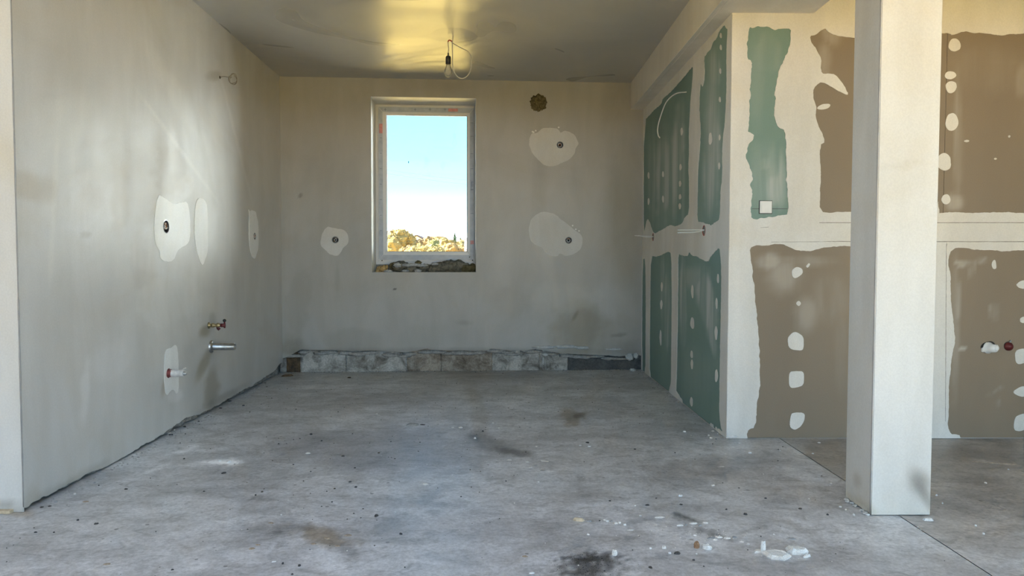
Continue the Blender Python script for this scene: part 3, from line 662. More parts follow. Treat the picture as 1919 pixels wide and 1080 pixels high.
# stub face left of the left wall
o = grid_wall('wall_left_front', FS, lines(0, 1.502, 0.03), lines(0, H, 0.03), MAT['column'],
              [S(20, 300, 30, 40, (0.97, 0.95, 0.9), 0.6), S(38, 915, 6, 4, (0.7, 0.7, 0.68), 0.6, 0, 0.5, .1), S(15, 952, 60, 8, (0.75, 0.74, 0.72), 0.5, 6, 0.4, 0.05), S(40, 926, 2.5, 4, (0.7, 0.7, 0.68), 0.6, 0, 0.5, .1)], None, (), None, 0.002)
box_obj('wall_core', (0.0, 1.40, 0.02, 0.3, -0.25, H), MAT['rubble'], o)
tube_obj('corner_bead', [(1.5, -0.0005, 0.02 + 0.04 * i) for i in range(64)], [0.0022 + 0.0012 * random.random() for i in range(64)], MAT['zinc'], o, 6)
box_obj('sole_strip', (0.0, 1.46, -0.022, 0.004, 0.0, 0.012), MAT['wood'], o)

# ------------------------------------------------------------------ back wall with window
WU0, WV1 = FB.px(695, 181); WU1, WV0 = FB.px(892, 510.5)
B_px = [(628.4, 449.8), (1049.5, 271.8), (1065.5, 450.6)]
B_round = [(*FB.px(x, y), 0.031) for x, y in B_px]
WOOL = FB.px(1009, 193); B_round.append((WOOL[0], WOOL[1], 0.058))
edge_px = Lz([(60,172),(78,190),(100,182),(130,165),(170,146),(300,148),(430,152),(560,151),(680,160),(740,152),(790,140),(812,148),(930,151),(1080,152),(1100,142),(1200,150),(1285,152),(1310,140),(1400,156),(1500,168),(1620,172),(1740,180),(1800,168),(1850,176)], 500, 600, 2.629)
EU, EV = np.array([FB.px(x, y) for x, y in edge_px]).T
def back_edge(us): return np.interp(us, EU, EV) + 0.010 * fbm(us * 16, us * 0 + 1, 9, 4) + 0.006 * fbm(us * 60, us * 0, 12, 3)
back_stains = [
    S(1088, 622, 46, 42, (0.84, 0.81, 0.74), 0.6, 10, 0.6, 0.03), S(660, 645, 55, 32, (0.93, 0.925, 0.91), 0.2, 0, 0.3, 0.02), S(955, 560, 38, 34, (0.94, 0.93, 0.91), 0.5, 0, 0.7, 0.03),
    S(1012, 350, 14, 80, (0.93, 0.92, 0.90), 0.6, 0, 0.5, 0.02), S(1060, 555, 50, 26, (1.05, 1.05, 1.04), 0.3, 0, 0.7, 0.04), S(560, 560, 22, 60, (0.95, 0.945, 0.93), 0.25, 8, 0.5, 0.03),
    S(632, 520, 4, 30, (0.93, 0.93, 0.92), 0.6, 0, 0.5), S(1170, 420, 30, 120, (0.94, 0.92, 0.87), 0.6, 0, 0.6, 0.02), S(860, 400, 400, 60, (1.03, 1.03, 1.03), 0.7, 0, 0.6, 0.01),
    S(1140, 560, 40, 30, (1.05, 1.06, 1.08), 0.6, 0, 0.6, 0.03), S(870, 605, 12, 5, (0.90, 0.90, 0.88), 0.6, 0, 0.6, 0.08), S(545, 650, 26, 16, (0.84, 0.83, 0.80), 0.6, 0, 0.5, 0.05),
    S(740, 542, 2.4, 2.0, (0.35, 0.35, 0.35), 0.4), S(563, 367, 2.6, 4, (0.75, 0.74, 0.72), 0.5, 20), S(860, 660, 330, 7, (0.86, 0.85, 0.83), 0.6, 0, 0.5, 0.03), S(1172, 655, 30, 16, (0.88, 0.87, 0.85), 0.6, 0, 0.5, 0.05),
    S(1078, 592, 3, 9, (0.75, 0.75, 0.72), 0.6, 30), S(1162, 628, 14, 3, (0.82, 0.82, 0.80), 0.6, -6, 0.6, 0.1), S(620, 280, 120, 90, (0.97, 0.965, 0.95), 0.7, 0, 0.8, 0.02), S(805, 630, 50, 30, (0.96, 0.96, 0.95), 0.4, 0, 0.6, 0.03),
]
ex_u, ex_v = [WU0, WU1], [WV0, WV1]
for u, v, r in B_round: ex_u += [u - 1.5 * r, u + 1.5 * r]; ex_v += [v - 1.5 * r, v + 1.5 * r]
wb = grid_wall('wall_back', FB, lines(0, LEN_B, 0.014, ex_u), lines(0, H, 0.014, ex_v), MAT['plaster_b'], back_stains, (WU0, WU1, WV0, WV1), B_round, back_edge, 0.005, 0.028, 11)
DEP = 0.285                                                      # depth of the reveal
bm = bmesh.new(); T0, T1 = 0.09, 0.42
add_box(bm, -0.5, WU0 - 0.012, T0, T1, -0.3, H); add_box(bm, WU1 + 0.012, LEN_B + 2.5, T0, T1, -0.3, H); add_box(bm, WU0 - 0.012, WU1 + 0.012, T0, T1, WV1 + 0.012, H); add_box(bm, WU0 - 0.012, WU1 + 0.012, T0, T1, -0.3, WV0 - 0.012)
from_bm('wall_core', bm, MAT['rubble'], wb)
bm = bmesh.new()                                                 # plastered reveal, four slabs
add_box(bm, WU0 - 0.02, WU0, 0.0, T1, WV0 - 0.02, WV1 + 0.02); add_box(bm, WU1, WU1 + 0.02, 0.0, T1, WV0 - 0.02, WV1 + 0.02); add_box(bm, WU0, WU1, 0.0, T1, WV1, WV1 + 0.02); add_box(bm, WU0, WU1, 0.0, T1, WV0 - 0.02, WV0)
for vv in bm.verts:
    if vv.co.y < 0.001: vv.co.y = 0.0006
from_bm('window_reveal', bm, MAT['reveal'], wb)
box_obj('sill_block', (WU0, WU1, DEP + 0.02, T1, WV0 - 0.01, FB.px(790, 492, DEP)[1]), MAT['rubble'], wb)   # masonry behind the stuffed gap
# raw block course under the plaster
cuts = [500 + x / 2.629 for x in (60, 92, 160, 385, 690, 858, 1110, 1345, 1485, 1860)]
bmat = ['rubble', 'block_o', 'block', 'block', 'block_b', 'block_b', 'block', 'block', 'block_d']
for i, (a, b) in enumerate(zip(cuts, cuts[1:])):
    u0 = FB.px(a, 680)[0] + 0.0004; u1 = FB.px(b, 680)[0] - 0.0004; fr_y = 0.026 + 0.008 * random.random()
    bm = bmesh.new(); bmesh.ops.create_grid(bm, x_segments=24, y_segments=12, size=1.0)
    for vv in bm.verts:
        x, y = vv.co.x, vv.co.y; uu = u0 + (u1 - u0) * (x + 1) / 2; zz = -0.01 + 0.21 * (y + 1) / 2
        e = max(abs(x), 0.0) ** 24
        vv.co = Vector((uu, fr_y + 0.006 * e + 0.012 * noise.fractal(Vector((uu * 14, i * 3.0, zz * 14)), 0.9, 2, 4) * 0.6, zz))
    ob = [e for e in bm.edges if e.is_boundary]; r = bmesh.ops.extrude_edge_only(bm, edges=ob)
    for g in r['geom']:
        if isinstance(g, bmesh.types.BMVert): g.co.y = 0.09
    from_bm('concrete_block', bm, MAT[bmat[i]], wb, True)
# crumbling mortar along the plaster foot
for i in range(30):
    x = 545 + 655 * (i + random.random() * .7) / 30; u = FB.px(x, 660)[0]; z = float(back_edge(np.array([u]))[0])
    lump('mortar_lump', (u, 0.022, z - 0.016 - 0.02 * random.random()), (0.05 + 0.05 * random.random(), 0.016, 0.012 + 0.009 * random.random()), MAT['mortar'], wb, i + 40, 2, 0.5)
for x, y, sx_, sz in ((1022, 651, 0.14, 0.010), (1060, 650, 0.12, 0.011), (1090, 652, 0.09, 0.009), (1180, 669, 0.05, 0.022), (1192, 667, 0.03, 0.018), (1022, 665, 0.035, 0.010), (1018, 677, 0.012, 0.022), (1150, 655, 0.10, 0.008)):
    u, z = FB.px(x, y); lump('white_mortar_lump', (u, 0.002, z), (sx_ * 0.8, 0.012, sz * 1.5), MAT['white_mortar'], wb, int(x), 3, 0.45, 3.0)
Z4 = lambda p: Lz(p, 860, 120, 2.919)
U_ = Z4([(398,378),(420,380),(440,370),(455,352),(490,350),(530,350),(548,362),(555,378),(575,365),(605,372),(632,385),(650,420),(654,438),(640,460),(632,490),(610,518),(570,540),(530,558),(490,560),(460,550),(440,530),(410,500),(392,470),(383,435),(386,405)])
V_ = Z4([(455,808),(480,812),(510,815),(540,830),(555,850),(580,865),(610,890),(640,915),(665,930),(678,960),(672,1000),(655,1025),(620,1045),(580,1050),(550,1035),(540,1055),(510,1050),(490,1045),(470,1025),(455,1005),(420,990),(395,970),(383,940),(383,890),(395,850),(420,825)])
S_ = Lz([(285,790),(300,785),(325,792),(355,795),(380,805),(395,835),(390,870),(365,890),(350,920),(330,927),(300,915),(280,895),(258,875),(262,840),(270,810)], 500, 120, 2.571)
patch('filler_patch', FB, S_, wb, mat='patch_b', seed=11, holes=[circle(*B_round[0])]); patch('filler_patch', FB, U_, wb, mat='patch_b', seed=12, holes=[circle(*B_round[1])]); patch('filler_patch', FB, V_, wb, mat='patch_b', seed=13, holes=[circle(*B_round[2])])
for x, y in ((1000, 248), (1004, 245), (1047, 239), (998, 247), (1085, 433), (1079, 430), (1073, 423)):
    u, z = FB.px(x, y); patch_pts = circle(u, z, 0.008, 7, x); layer('filler_speck', patch_pts, [], -0.002, 0.002, MAT['patch'], wb)
for (u, v, r), lab in zip(B_round[:3], ('open socket box in the round filler patch left of the window', 'open socket box in the upper filler patch right of the window', 'open socket box in the lower filler patch right of the window')):
    flush_box(FB, u, v, r, lab, 0.05)
u, v = WOOL
wr = empty('wool_plug', mat=FB.m @ Matrix.Translation((u, 0, v))); prop(wr, 'brown mineral wool plug stuffed into round hole high on the back wall', 'insulation')
for i, (a, b, s) in enumerate(((0, 0, 0.055), (-0.03, 0.032, 0.035), (0.032, 0.03, 0.036), (0.035, -0.028, 0.034), (-0.028, -0.034, 0.036), (0.0, -0.055, 0.026), (-0.045, 0.0, 0.03), (0.004, 0.05, 0.03), (0.05, 0.0, 0.026))):
    lump('wool_tuft', (a, 0.004, b), (s, 0.024, s), MAT['wool'], wr, 60 + i, 3, 0.5, 3.0)

# window: frame, sash, film strips, glass
win = empty('window_1', mat=FB.m @ Matrix.Translation((0, DEP, 0))); prop(win, kind='structure')
def wpx(x, y): return FB.px(x, y, DEP)
def fx(x): return wpx(x, 340)[0]
def fy(y): return wpx(790, y)[1]
def ring(name, x0, x1, y0, y1, wd, yf, yb, mat, parent, names=None, gap=0.0006):   # four mitred members
    a, b = (x0, x1); out = []
    wl_, wr_, wt, wbm = wd
    i0, i1, j0, j1 = x0 + wl_, x1 - wr_, y0 + wbm, y1 - wt
    quads = [((x0, y0), (x0, y1), (i0, j1), (i0, j0)), ((x1, y0), (i1, j0), (i1, j1), (x1, y1)), ((x0, y1), (x1, y1), (i1, j1), (i0, j1)), ((x0, y0), (i0, j0), (i1, j0), (x1, y0))]
    for q in quads:
        cx = sum(p[0] for p in q) / 4; cy = sum(p[1] for p in q) / 4
        bm = bmesh.new(); f = [bm.verts.new((p[0] + (cx - p[0]) * gap, yf, p[1] + (cy - p[1]) * gap)) for p in q]; g = [bm.verts.new((v.co.x, yb, v.co.z)) for v in f]
        bm.faces.new(f); bm.faces.new(g[::-1])
        for k in range(4): bm.faces.new((f[k], f[(k + 1) % 4], g[(k + 1) % 4], g[k]))
        bmesh.ops.bevel(bm, geom=[e for e in bm.edges], offset=0.0012, segments=1, affect='EDGES')
        out.append(from_bm(name, bm, mat, parent))
    return out
X0, X1, Y1, Y0 = fx(703.5), fx(891.5), fy(194), fy(496)
X0 = max(X0, WU0 + 0.001); X1 = min(X1, WU1 - 0.001); Y1 = min(Y1, WV1 - 0.002)
GX0, GX1, GY1, GY0 = fx(724), fx(875.5), fy(215), fy(472)
S0, S1, SY1, SY0 = fx(708.5), fx(889), fy(200), fy(489)
ring('outer_frame', X0, X1, Y0, Y1, (S0 - X0 + .012, X1 - S1 + .012, Y1 - SY1 + .012, SY0 - Y0 + .012), 0.018, 0.075, MAT['pvc'], win)
ring('sash_frame', S0, S1, SY0, SY1, (GX0 - S0 - .012, S1 - GX1 - .012, SY1 - GY1 - .012, GY0 - SY0 - .012), 0.0, 0.07, MAT['pvc'], win)
ring('glazing_bead', GX0 - .014, GX1 + .014, GY0 - .014, GY1 + .014, (.014, .014, .014, .014), 0.006, 0.05, MAT['pvc'], win)
ring('seal', GX0 - .001, GX1 + .001, GY0 - .001, GY1 + .001, (.005, .005, .005, .005), 0.022, 0.04, MAT['box_grey'], win)
films = ring('protective_film', fx(709.5), fx(888.5), fy(487.5), fy(201.5), (fx(717.5) - fx(709.5), fx(888.5) - fx(880.5), fy(201.5) - fy(210.5), fy(478) - fy(487.5)), -0.0018, 0.002, MAT['film'], win, gap=0.004)
def mark(px0, py0, px1, py1, mat, name, par):
    a, b = wpx(px0, py0); c, d = wpx(px1, py1); return box_obj(name, (min(a, c), max(a, c), -0.0026, -0.0015, min(b, d), max(b, d)), MAT[mat], par)
mark(840, 203.5, 858, 209.5, 'film_red', 'red_print', films[2]); mark(710.5, 232, 717, 250, 'film_red', 'red_print', films[0]); mark(881.5, 451, 888, 458, 'film_red', 'red_print', films[1])
for x in (722, 778, 806, 834): mark(x - 2.4, 204.8, x + 2.4, 205.8, 'film_print', 'tick_mark', films[2]); mark(x - .5, 202.6, x + .5, 208.5, 'film_print', 'tick_mark', films[2])
for y in (258, 287, 316, 345, 374, 403, 432): mark(712, y, 715.5, y + 0.9, 'film_print', 'tick_mark', films[0])
for y in (230, 255, 288, 316, 400): mark(882, y, 887, y + 0.9, 'film_print', 'tick_mark', films[1])
for y in (341, 344.5, 348, 355): mark(882.2, y, 887, y + 1.3, 'film_print', 'tick_mark', films[1]); 
mark(882.5, 341, 883.5, 357, 'film_print', 'tick_mark', films[1])
for x, y in ((716, 488.5), (880, 482), (885.5, 488)):
    u, z = wpx(x, y); lump('screw_head', (u, -0.002, z), (0.006, 0.004, 0.006), MAT['dark'], win, 1, 1, 0.0)
g = box_obj('glass_pane', (GX0 - .006, GX1 + .006, 0.028, 0.031, GY0 - .006, GY1 + .006), MAT['glass'], win)
u, z = wpx(765.3, 303.5); lump('fly_speck', (u, 0.0265, z), (0.004, 0.0015, 0.011), MAT['dark'], win, 2, 2, 0.2)
portal('window_daylight', FB.pt((GX0 + GX1) / 2, (GY0 + GY1) / 2, DEP + 0.10), -FB.n, GX1 - GX0, GY1 - GY0)
# insulation stuffed in the gap under the frame: gap floor z = WV0
def sill(name, items, label, cat='insulation', group=None):
    x_, y_ = items[0][:2]; u, z = FB.px(x_, y_, 0.14)
    root = empty(name, mat=FB.m @ Matrix.Translation((u, 0.14, WV0))); prop(root, label, cat, group)
    for i, (px, py, sx_, sy_, sz, m, dep) in enumerate(items):
        uu, zz = FB.px(px, py, dep); lump('tuft', (uu - u, dep - 0.14, max(zz - WV0, sz * 0.45)), (sx_, sy_, sz), MAT[m], root, int(px) + i, 3, 0.42, 3.2)
    return root
sill('mineral_wool', [(830, 502, .11, .06, .050, 'wool_d', .12), (858, 500, .09, .06, .055, 'wool_d', .14), (845, 494, .08, .05, .030, 'wool_d', .15), (875, 504, .06, .06, .040, 'wool', .13), (886, 503, .03, .05, .045, 'wool', .15), (812, 505, .05, .05, .035, 'wool_d', .10)], 'thick dusty mineral wool wad under the right half of the window')
sill('mineral_wool', [(752, 500, .08, .06, .050, 'wool_d', .14), (770, 505, .06, .05, .035, 'wool_d', .10), (795, 503, .07, .06, .035, 'wool_d', .14), (738, 499, .04, .05, .035, 'wool', .17), (784, 493, .030, .03, .022, 'wool', .19)], 'thin mineral wool wad under the left half of the window')
sill('white_fibre', [(770, 497, .10, .04, .016, 'fluff', .10), (745, 497, .035, .03, .022, 'fluff', .09), (790, 498, .06, .03, .012, 'fluff', .09), (783, 508, .03, .03, .018, 'fluff', .06), (760, 508, .035, .03, .012, 'fluff', .06), (815, 495, .035, .03, .012, 'fluff', .09), (728, 509, .035, .03, .015, 'fluff', .05)], 'white fluffy fibre scraps lying on the wool in the window gap')
sill('foam_lump', [(712, 505, .030, .04, .030, 'foam', .10), (719, 504, .022, .03, .030, 'foam', .07), (708, 509, .02, .03, .02, 'foam', .06), (724, 501, .015, .03, .022, 'foam', .10)], 'yellow foam lump at the left corner of the window gap', 'foam')

# ------------------------------------------------------------------ green partition (right wall)
Z5 = lambda p: Lz(p, 1160, 0, 2.25)
Z6 = lambda p: Lz(p, 1160, 380, 2.25)
ZB = 2.3595
wr_ = empty('wall_right', mat=FR.m); prop(wr_, kind='structure')
box_obj('stud_core', (-0.02, LEN_R - 0.02, 0.016, 0.10, -0.1, H), MAT['plain'], wr_)
def smear_grid(name, fr, u0, u1, v0, v1, mat, parent, smears, th=0.0125, step=0.02):
    us = lines(u0, u1, step); vs = lines(v0, v1, step); U, V = np.meshgrid(us, vs, indexing='ij'); nu, nv = U.shape
    A = np.stack([U.ravel(), np.zeros(U.size), V.ravel()], 1)
    I, J = np.meshgrid(np.arange(nu - 1), np.arange(nv - 1), indexing='ij'); I = I.ravel(); J = J.ravel()
    q = np.stack([I * nv + J, (I + 1) * nv + J, (I + 1) * nv + J + 1, I * nv + J + 1], 1).tolist()
    V_ = A.tolist(); s = len(V_)
    V_ += [(u0, 0, v0), (u1, 0, v0), (u1, 0, v1), (u0, 0, v1), (u0, th, v0), (u1, th, v0), (u1, th, v1), (u0, th, v1)]
    q += [[s, s + 4, s + 5, s + 1], [s + 1, s + 5, s + 6, s + 2], [s + 2, s + 6, s + 7, s + 3], [s + 3, s + 7, s + 4, s], [s + 4, s + 7, s + 6, s + 5]]
    me = mesh(name, V_, q); W = fr.world(np.array(V_, float)); X, Y = project(W); m = np.zeros(len(W))
    for i, (st, k_) in enumerate(smears): m = np.maximum(m, st.mask(X, Y, i * 3 + 2) * k_)
    set_col(me, np.stack([m, m, m], 1)); return link(name, me, MAT[mat], parent)
def sm(cx, cy, rx, ry, k_, soft=0.5, rot=0, amp=0.3, freq=0.04): return (S(cx, cy, rx, ry, (1, 1, 1), soft, rot, amp, freq), k_)
g_sm = [sm(1243, 330, 16, 75, 0.45), sm(1268, 300, 12, 90, 0.55, .5, 4), sm(1222, 330, 8, 80, 0.3), sm(1280, 330, 4, 90, 0.25), sm(1335, 250, 13, 110, 0.45), sm(1330, 330, 12, 60, 0.5), sm(1338, 130, 10, 35, 0.35),
        sm(1280, 560, 6, 80, 0.55, .4), sm(1326, 570, 14, 60, 0.6, .35, -8), sm(1316, 545, 14, 28, 0.5, .4), sm(1334, 630, 6, 40, 0.55, .4, -8), sm(1250, 580, 5, 70, 0.5, .4), sm(1241, 540, 4, 60, 0.35), sm(1300, 520, 30, 20, 0.25), sm(1300, 700, 40, 40, 0.08)]
zmid = FR.px(1320, 437)[1]; umid = FR.px(1302, 400)[0]
usplit = FR.px(1262, 650)[0]
for (a, b, c, d) in ((0.0, umid, zmid + .001, H), (umid + .002, LEN_R, zmid + .001, H), (0.0, usplit, 0.004, zmid), (usplit + .002, LEN_R, 0.004, zmid)):
    smear_grid('plasterboard', FR, a, b, c, min(d, ZB + 0.02), 'green', wr_, g_sm)
U1 = Z5([(105,512),(150,462),(178,440),(186,412),(212,395),(240,363),(272,328),(298,296),(314,277),(312,330),(303,420),(300,480),(296,560),(297,640),(294,700),(297,780),(297,905),(278,915),(268,945),(240,955),(214,950),(190,965),(165,978),(150,988),(138,965),(128,930),(118,925),(112,960),(104.5,985)])
U2 = Z5([(358,245),(372,225),(388,205),(395,180),(410,165),(425,130),(445,105),(452,120),(460,125),(455,200),(455,400),(448,520),(437,600),(437,760),(430,800),(427,925),(410,935),(390,950),(370,945),(350,935),(330,935),(332,800),(335,700),(342,620),(345,550),(338,440),(345,340),(352,370),(360,345),(362,300)])
L0 = Z6([(99.5,240),(112,235),(114,400),(113,600),(112,715),(97,703)])
L1 = Z6([(135,225),(160,228),(185,218),(210,205),(222,215),(224,400),(222,600),(220,803),(180,771),(150,747),(130,731),(130,600),(132,400)])
L2 = Z6([(250,215),(270,225),(292,225),(297,205),(310,225),(330,225),(350,240),(375,250),(390,225),(415,195),(425,195),(428,215),(434,290),(432,420),(428,600),(425,850),(425,900),(432,950),(440,970),(240,819),(245,700),(248,500),(250,300)])
def holes_of(fr, polys, seed, amp=0.006, clampu=None, z0=None):
    out = []
    for i, p in enumerate(polys):
        c = rough_contour(soften([fr.px(x, y) for x, y in p]), 0.012, amp, seed + i)
        if clampu: c = [(min(max(u, clampu[0]), clampu[1]), v) for u, v in c]
        if z0 is not None: c = [(u, z0 if v < 0.016 else v) for u, v in c]
        out.append(c)
    return out
red_px = [(1224.5, 444.5), (1320, 432.3)]
red_uv = [(*FR.px(x, y), 0.034) for x, y in red_px]
hs = holes_of(FR, [U1, U2, L0, L1, L2], 20, 0.006, (0.006, LEN_R - 0.01), 0.001)
layer('joint_compound', [(0.001, 0.0), (LEN_R, 0.0), (LEN_R, ZB), (0.001, ZB)], hs + [circle(u, v, r) for u, v, r in red_uv], -0.0028, 0.0005, MAT['cream'], wr_)
def spot(fr, x, y, rx, ry, parent, mat='cream', seed=0):
    c = [fr.px(x + rx * math.cos(a) * (1 + .12 * math.sin(3 * a + seed)), y + ry * math.sin(a) * (1 + .12 * math.cos(2 * a + seed))) for a in [2 * math.pi * k / 14 for k in range(14)]]
    layer('screw_patch', c, [], -0.0016, 0.0005, MAT[mat], parent)
for x, y, a, b in ((125,740,4,14),(125,850,4,14),(186,735,4,14),(186,840,4,14),(265,555,5,16),(260,705,5,14),(258,775,5,12),(258,830,5,12),(257,870,5,12),(386,585,7,28),(430,150,4,12),(430,200,4,12),(428,300,4,12),(426,420,4,12),(425,580,4,12),(423,700,4,14)):
    spot(FR, 1160 + x / 2.25, y / 2.25, a / 2.25, b / 2.25, wr_, seed=y)
for x, y, a, b in ((181,355,4,18),(179,430,5,18),(176,570,4,32),(310,375,5,27),(310,508,8,26),(307,640,5,17),(308,682,5,19),(306,840,6,19),(418,320,4,22),(412,425,4,22),(410,550,6,27),(411,730,6,28)):
    spot(FR, 1160 + x / 2.25, 380 + y / 2.25, a / 2.25, b / 2.25, wr_, seed=y)
def red_box(u, v, r, label, ends):
    root = flush_box(FR, u, v, r, label, 0.012, wall_mat='box_red', wires=0)
    for e in ends:
        pts = [(0.0, 0.006, 0.004)] + [((fx_ * 1.0), -fy_, fz_) for fx_, fy_, fz_ in e]
        tube_obj('cable', spline(pts, 6), 0.0032, MAT['cable'], root, 6)
u, v, r = red_uv[0]; red_box(u, v, r, 'red socket box with cable ends on the green wall, nearer the back corner', [[(0.0, 0.05, 0.006), (0.01, 0.16, 0.012)], [(0.0, 0.05, 0.0), (0.02, 0.13, 0.012)]])
u, v, r = red_uv[1]; red_box(u, v, r, 'red socket box with two cable ends on the green wall, nearer the column', [[(0.0, 0.06, 0.004), (0.006, 0.17, 0.003)], [(0.0, 0.06, -0.010), (0.006, 0.17, -0.014)]])
# curved cable end from the upper left green area
u, v = FR.px(1286.5, 172.5)
cpx = [(1286.5, 172.5, 0.0), (1266, 176, -0.05), (1249, 191, -0.09), (1238, 218, -0.11), (1232.5, 240, -0.12), (1233.3, 253, -0.12), (1236.5, 258.5, -0.11)]
root = empty('hanging_cable', mat=FR.m @ Matrix.Translation((u, 0, v))); prop(root, 'white cable end curving out of the green wall high up', 'cable')
pts = []
for x, y, d in cpx:
    a, b = FR.px(x, y, d); pts.append((a - u, d, b - v))
tube_obj('cable_sheath', [(0.0, 0.01, 0)] + spline(pts, 6), 0.0042, MAT['cable'], root, 8)

# ------------------------------------------------------------------ partition end wall facing the camera
FFX = 3.6 - 1.249
wf = empty('wall_right_front', mat=FF.m); prop(wf, kind='structure')
box_obj('stud_core', (0.016, FFX, 0.016, 0.14, -0.1, H), MAT['plain'], wf)
zb1 = FF.px(1500, 437)[1]; ua = FF.px(1492, 300)[0]; ub = FF.px(1762, 600)[0]
b_sm = [sm(1560, 560, 30, 40, 0.18), sm(1470, 520, 30, 30, 0.40, .6), sm(1510, 590, 20, 30, 0.35, .6), sm(1440, 490, 24, 14, 0.5, .5), sm(1560, 60, 18, 25, 0.4), sm(1545, 110, 12, 30, 0.3), sm(1495, 490, 60, 10, 0.25), sm(1575, 640, 10, 80, 0.1),
        sm(1850, 130, 60, 40, 0.10), sm(1795, 250, 8, 110, 0.28, .5), sm(1860, 115, 60, 6, 0.12), sm(1790, 380, 16, 14, 0.5, .6), sm(1800, 495, 12, 6, 0.6, .5, 30), sm(1826, 490, 26, 4, 0.6, .4, -4, .6, .1), sm(1822, 505, 5, 14, 0.6, .5, 10, .6, .1),
        sm(1864, 585, 9, 14, 0.55, .5, 0, .6, .1), sm(1795, 570, 4, 40, 0.45, .5, 0, .6, .1), sm(1804, 655, 7, 4, 0.7, .5), sm(1866, 733, 14, 3, 0.7, .5, -32, .5, .1), sm(1869, 755, 4, 9, 0.45), sm(1915, 150, 12, 30, 0.25), sm(1790, 620, 8, 120, 0.25)]
gf_sm = [sm(1432, 330, 24, 60, 0.30, .5), sm(1420, 150, 16, 80, 0.10), sm(1433, 308, 9, 12, 0.6, .4), sm(1450, 350, 20, 30, 0.45, .6), sm(1440, 100, 26, 40, 0.14, .2), sm(1465, 340, 6, 50, 0.4)]
smear_grid('plasterboard', FF, 0.0, ua, zb1 + .001, ZB, 'green', wf, gf_sm)
smear_grid('plasterboard', FF, ua + .002, ub, zb1 + .001, H, 'brown', wf, b_sm)
smear_grid('plasterboard', FF, ub + .002, FFX, zb1 + .001, H, 'brown', wf, b_sm)
smear_grid('plasterboard', FF, 0.0, ub, 0.004, zb1, 'brown', wf, b_sm)
smear_grid('plasterboard', FF, ub + .002, FFX, 0.004, zb1, 'brown', wf, b_sm)
G_ = Z5([(548,115),(565,122),(590,110),(615,112),(640,118),(660,125),(690,122),(724,122),(722,150),(722,195),(712,225),(700,240),(685,270),(675,300),(665,350),(660,375),(652,400),(660,410),(657,440),(652,480),(660,520),(675,540),(700,550),(704,600),(706,700),(708,800),(714,905),(690,908),(650,915),(610,918),(570,922),(555,915),(557,880),(560,800),(553,780),(565,740),(550,700),(535,660),(540,620),(572,575),(555,560),(543,555),(548,480),(553,400),(557,300),(560,258),(540,250),(542,180)])
B1 = Z5([(803,150),(830,148),(850,130),(870,118),(880,135),(910,150),(950,155),(990,160),(1100,160),(1330,140),(1400,140),(1400,170),(1400,880),(1100,895),(990,893),(960,893),(900,897),(845,895),(847,800),(850,720),(845,610),(870,600),(855,555),(840,530),(828,490),(832,460),(822,420),(815,385),(830,360),(855,345),(900,370),(930,390),(972,402),(940,350),(910,315),(880,310),(855,310),(850,280),(855,250),(835,215),(815,190)])
B2 = Z6([(550,190),(580,182),(640,178),(690,172),(720,190),(780,208),(830,200),(880,185),(970,183),(1250,190),(1250,990),(970,988),(560,988),(535,983),(545,955),(575,950),(580,850),(592,790),(594,700),(590,600),(583,500),(575,430),(570,350),(560,320),(565,280),(555,240)])
Z7 = lambda p: Lz(p, 1560, 0, 2.25)
Z8 = lambda p: Lz(p, 1560, 380, 1.742)
B3 = Z7([(445,150),(465,140),(490,150),(520,145),(550,130),(600,140),(660,140),(690,150),(720,150),(760,142),(808,142),(960,150),(1150,140),(1150,900),(900,895),(808,900),(700,895),(600,898),(500,895),(435,903)])
B4 = Z8([(388,148),(440,148),(470,155),(530,155),(560,160),(625,155),(800,158),(900,160),(900,766),(625,766),(395,764),(372,730),(380,690),(378,600),(385,550),(388,500),(400,450),(395,400),(388,350),(385,290),(385,230),(375,200)])
pipe_px = [(1851, 652, 0.040), (1889.5, 649.5, 0.024)]
pipe_uv = [(*FF.px(x, y), r) for x, y, r in pipe_px]
hs = holes_of(FF, [G_], 30, 0.0075, (0.006, FFX - 0.02), 0.001) + holes_of(FF, [B1, B2, B3, B4], 31, 0.0045, (0.006, FFX - 0.02), 0.001)
layer('joint_compound', [(0.0, 0.0), (FFX, 0.0), (FFX, H), (0.0, H)], hs, -0.0028, 0.0005, MAT['cream'], wf)
def fpatch(pts, seed, mat='cream'): patch('screw_patch', FF, pts, wf, mat, seed, 0.002, 0.002, (), 0.0005)
for i, p in enumerate(([(728,285),(750,270),(772,278),(775,300),(745,320),(730,312)], [(710,570),(730,548),(750,545),(778,565),(778,605),(772,625),(715,618)], [(715,715),(745,710),(780,712),(780,770),(750,780),(718,782)], [(725,888),(750,884),(785,888),(780,920),(765,945),(740,960),(718,945)], [(788,268),(800,255),(806,260),(795,275)], [(745,425),(758,412),(768,425),(758,438)])):
    fpatch(Z6(p), 50 + i)
for x, y, a, b in ((515,190,27,30),(497,317,25,18),(500,367,24,28),(503,512,28,40),(470,685,32,38),(478,840,20,22),(565,595,12,5),(686,670,6,4),(745,576,5,5)):
    fpatch(Z7([(x + a * math.cos(t * .7) * (1 + .1 * math.sin(t * 2.1 + x)), y + b * math.sin(t * .7) * (1 + .1 * math.cos(t + y))) for t in range(9)]), 60 + int(y))
for p in ([(598,268),(612,255),(640,250),(650,270),(640,285),(610,280)], [(612,375),(640,368),(645,395),(612,392)], [(594,485),(620,475),(645,478),(645,520),(598,530)], [(585,620),(612,600),(645,598),(645,630),(615,635)], [(595,700),(615,690),(645,688),(640,735),(612,748),(590,742)], [(522,190),(532,185),(536,215),(525,218),(518,205)]):
    fpatch(Z8(p), 80 + p[0][1])
fpatch(Z5([(833,455),(850,442),(880,437),(893,442),(885,455),(860,462),(838,461)]), 91)
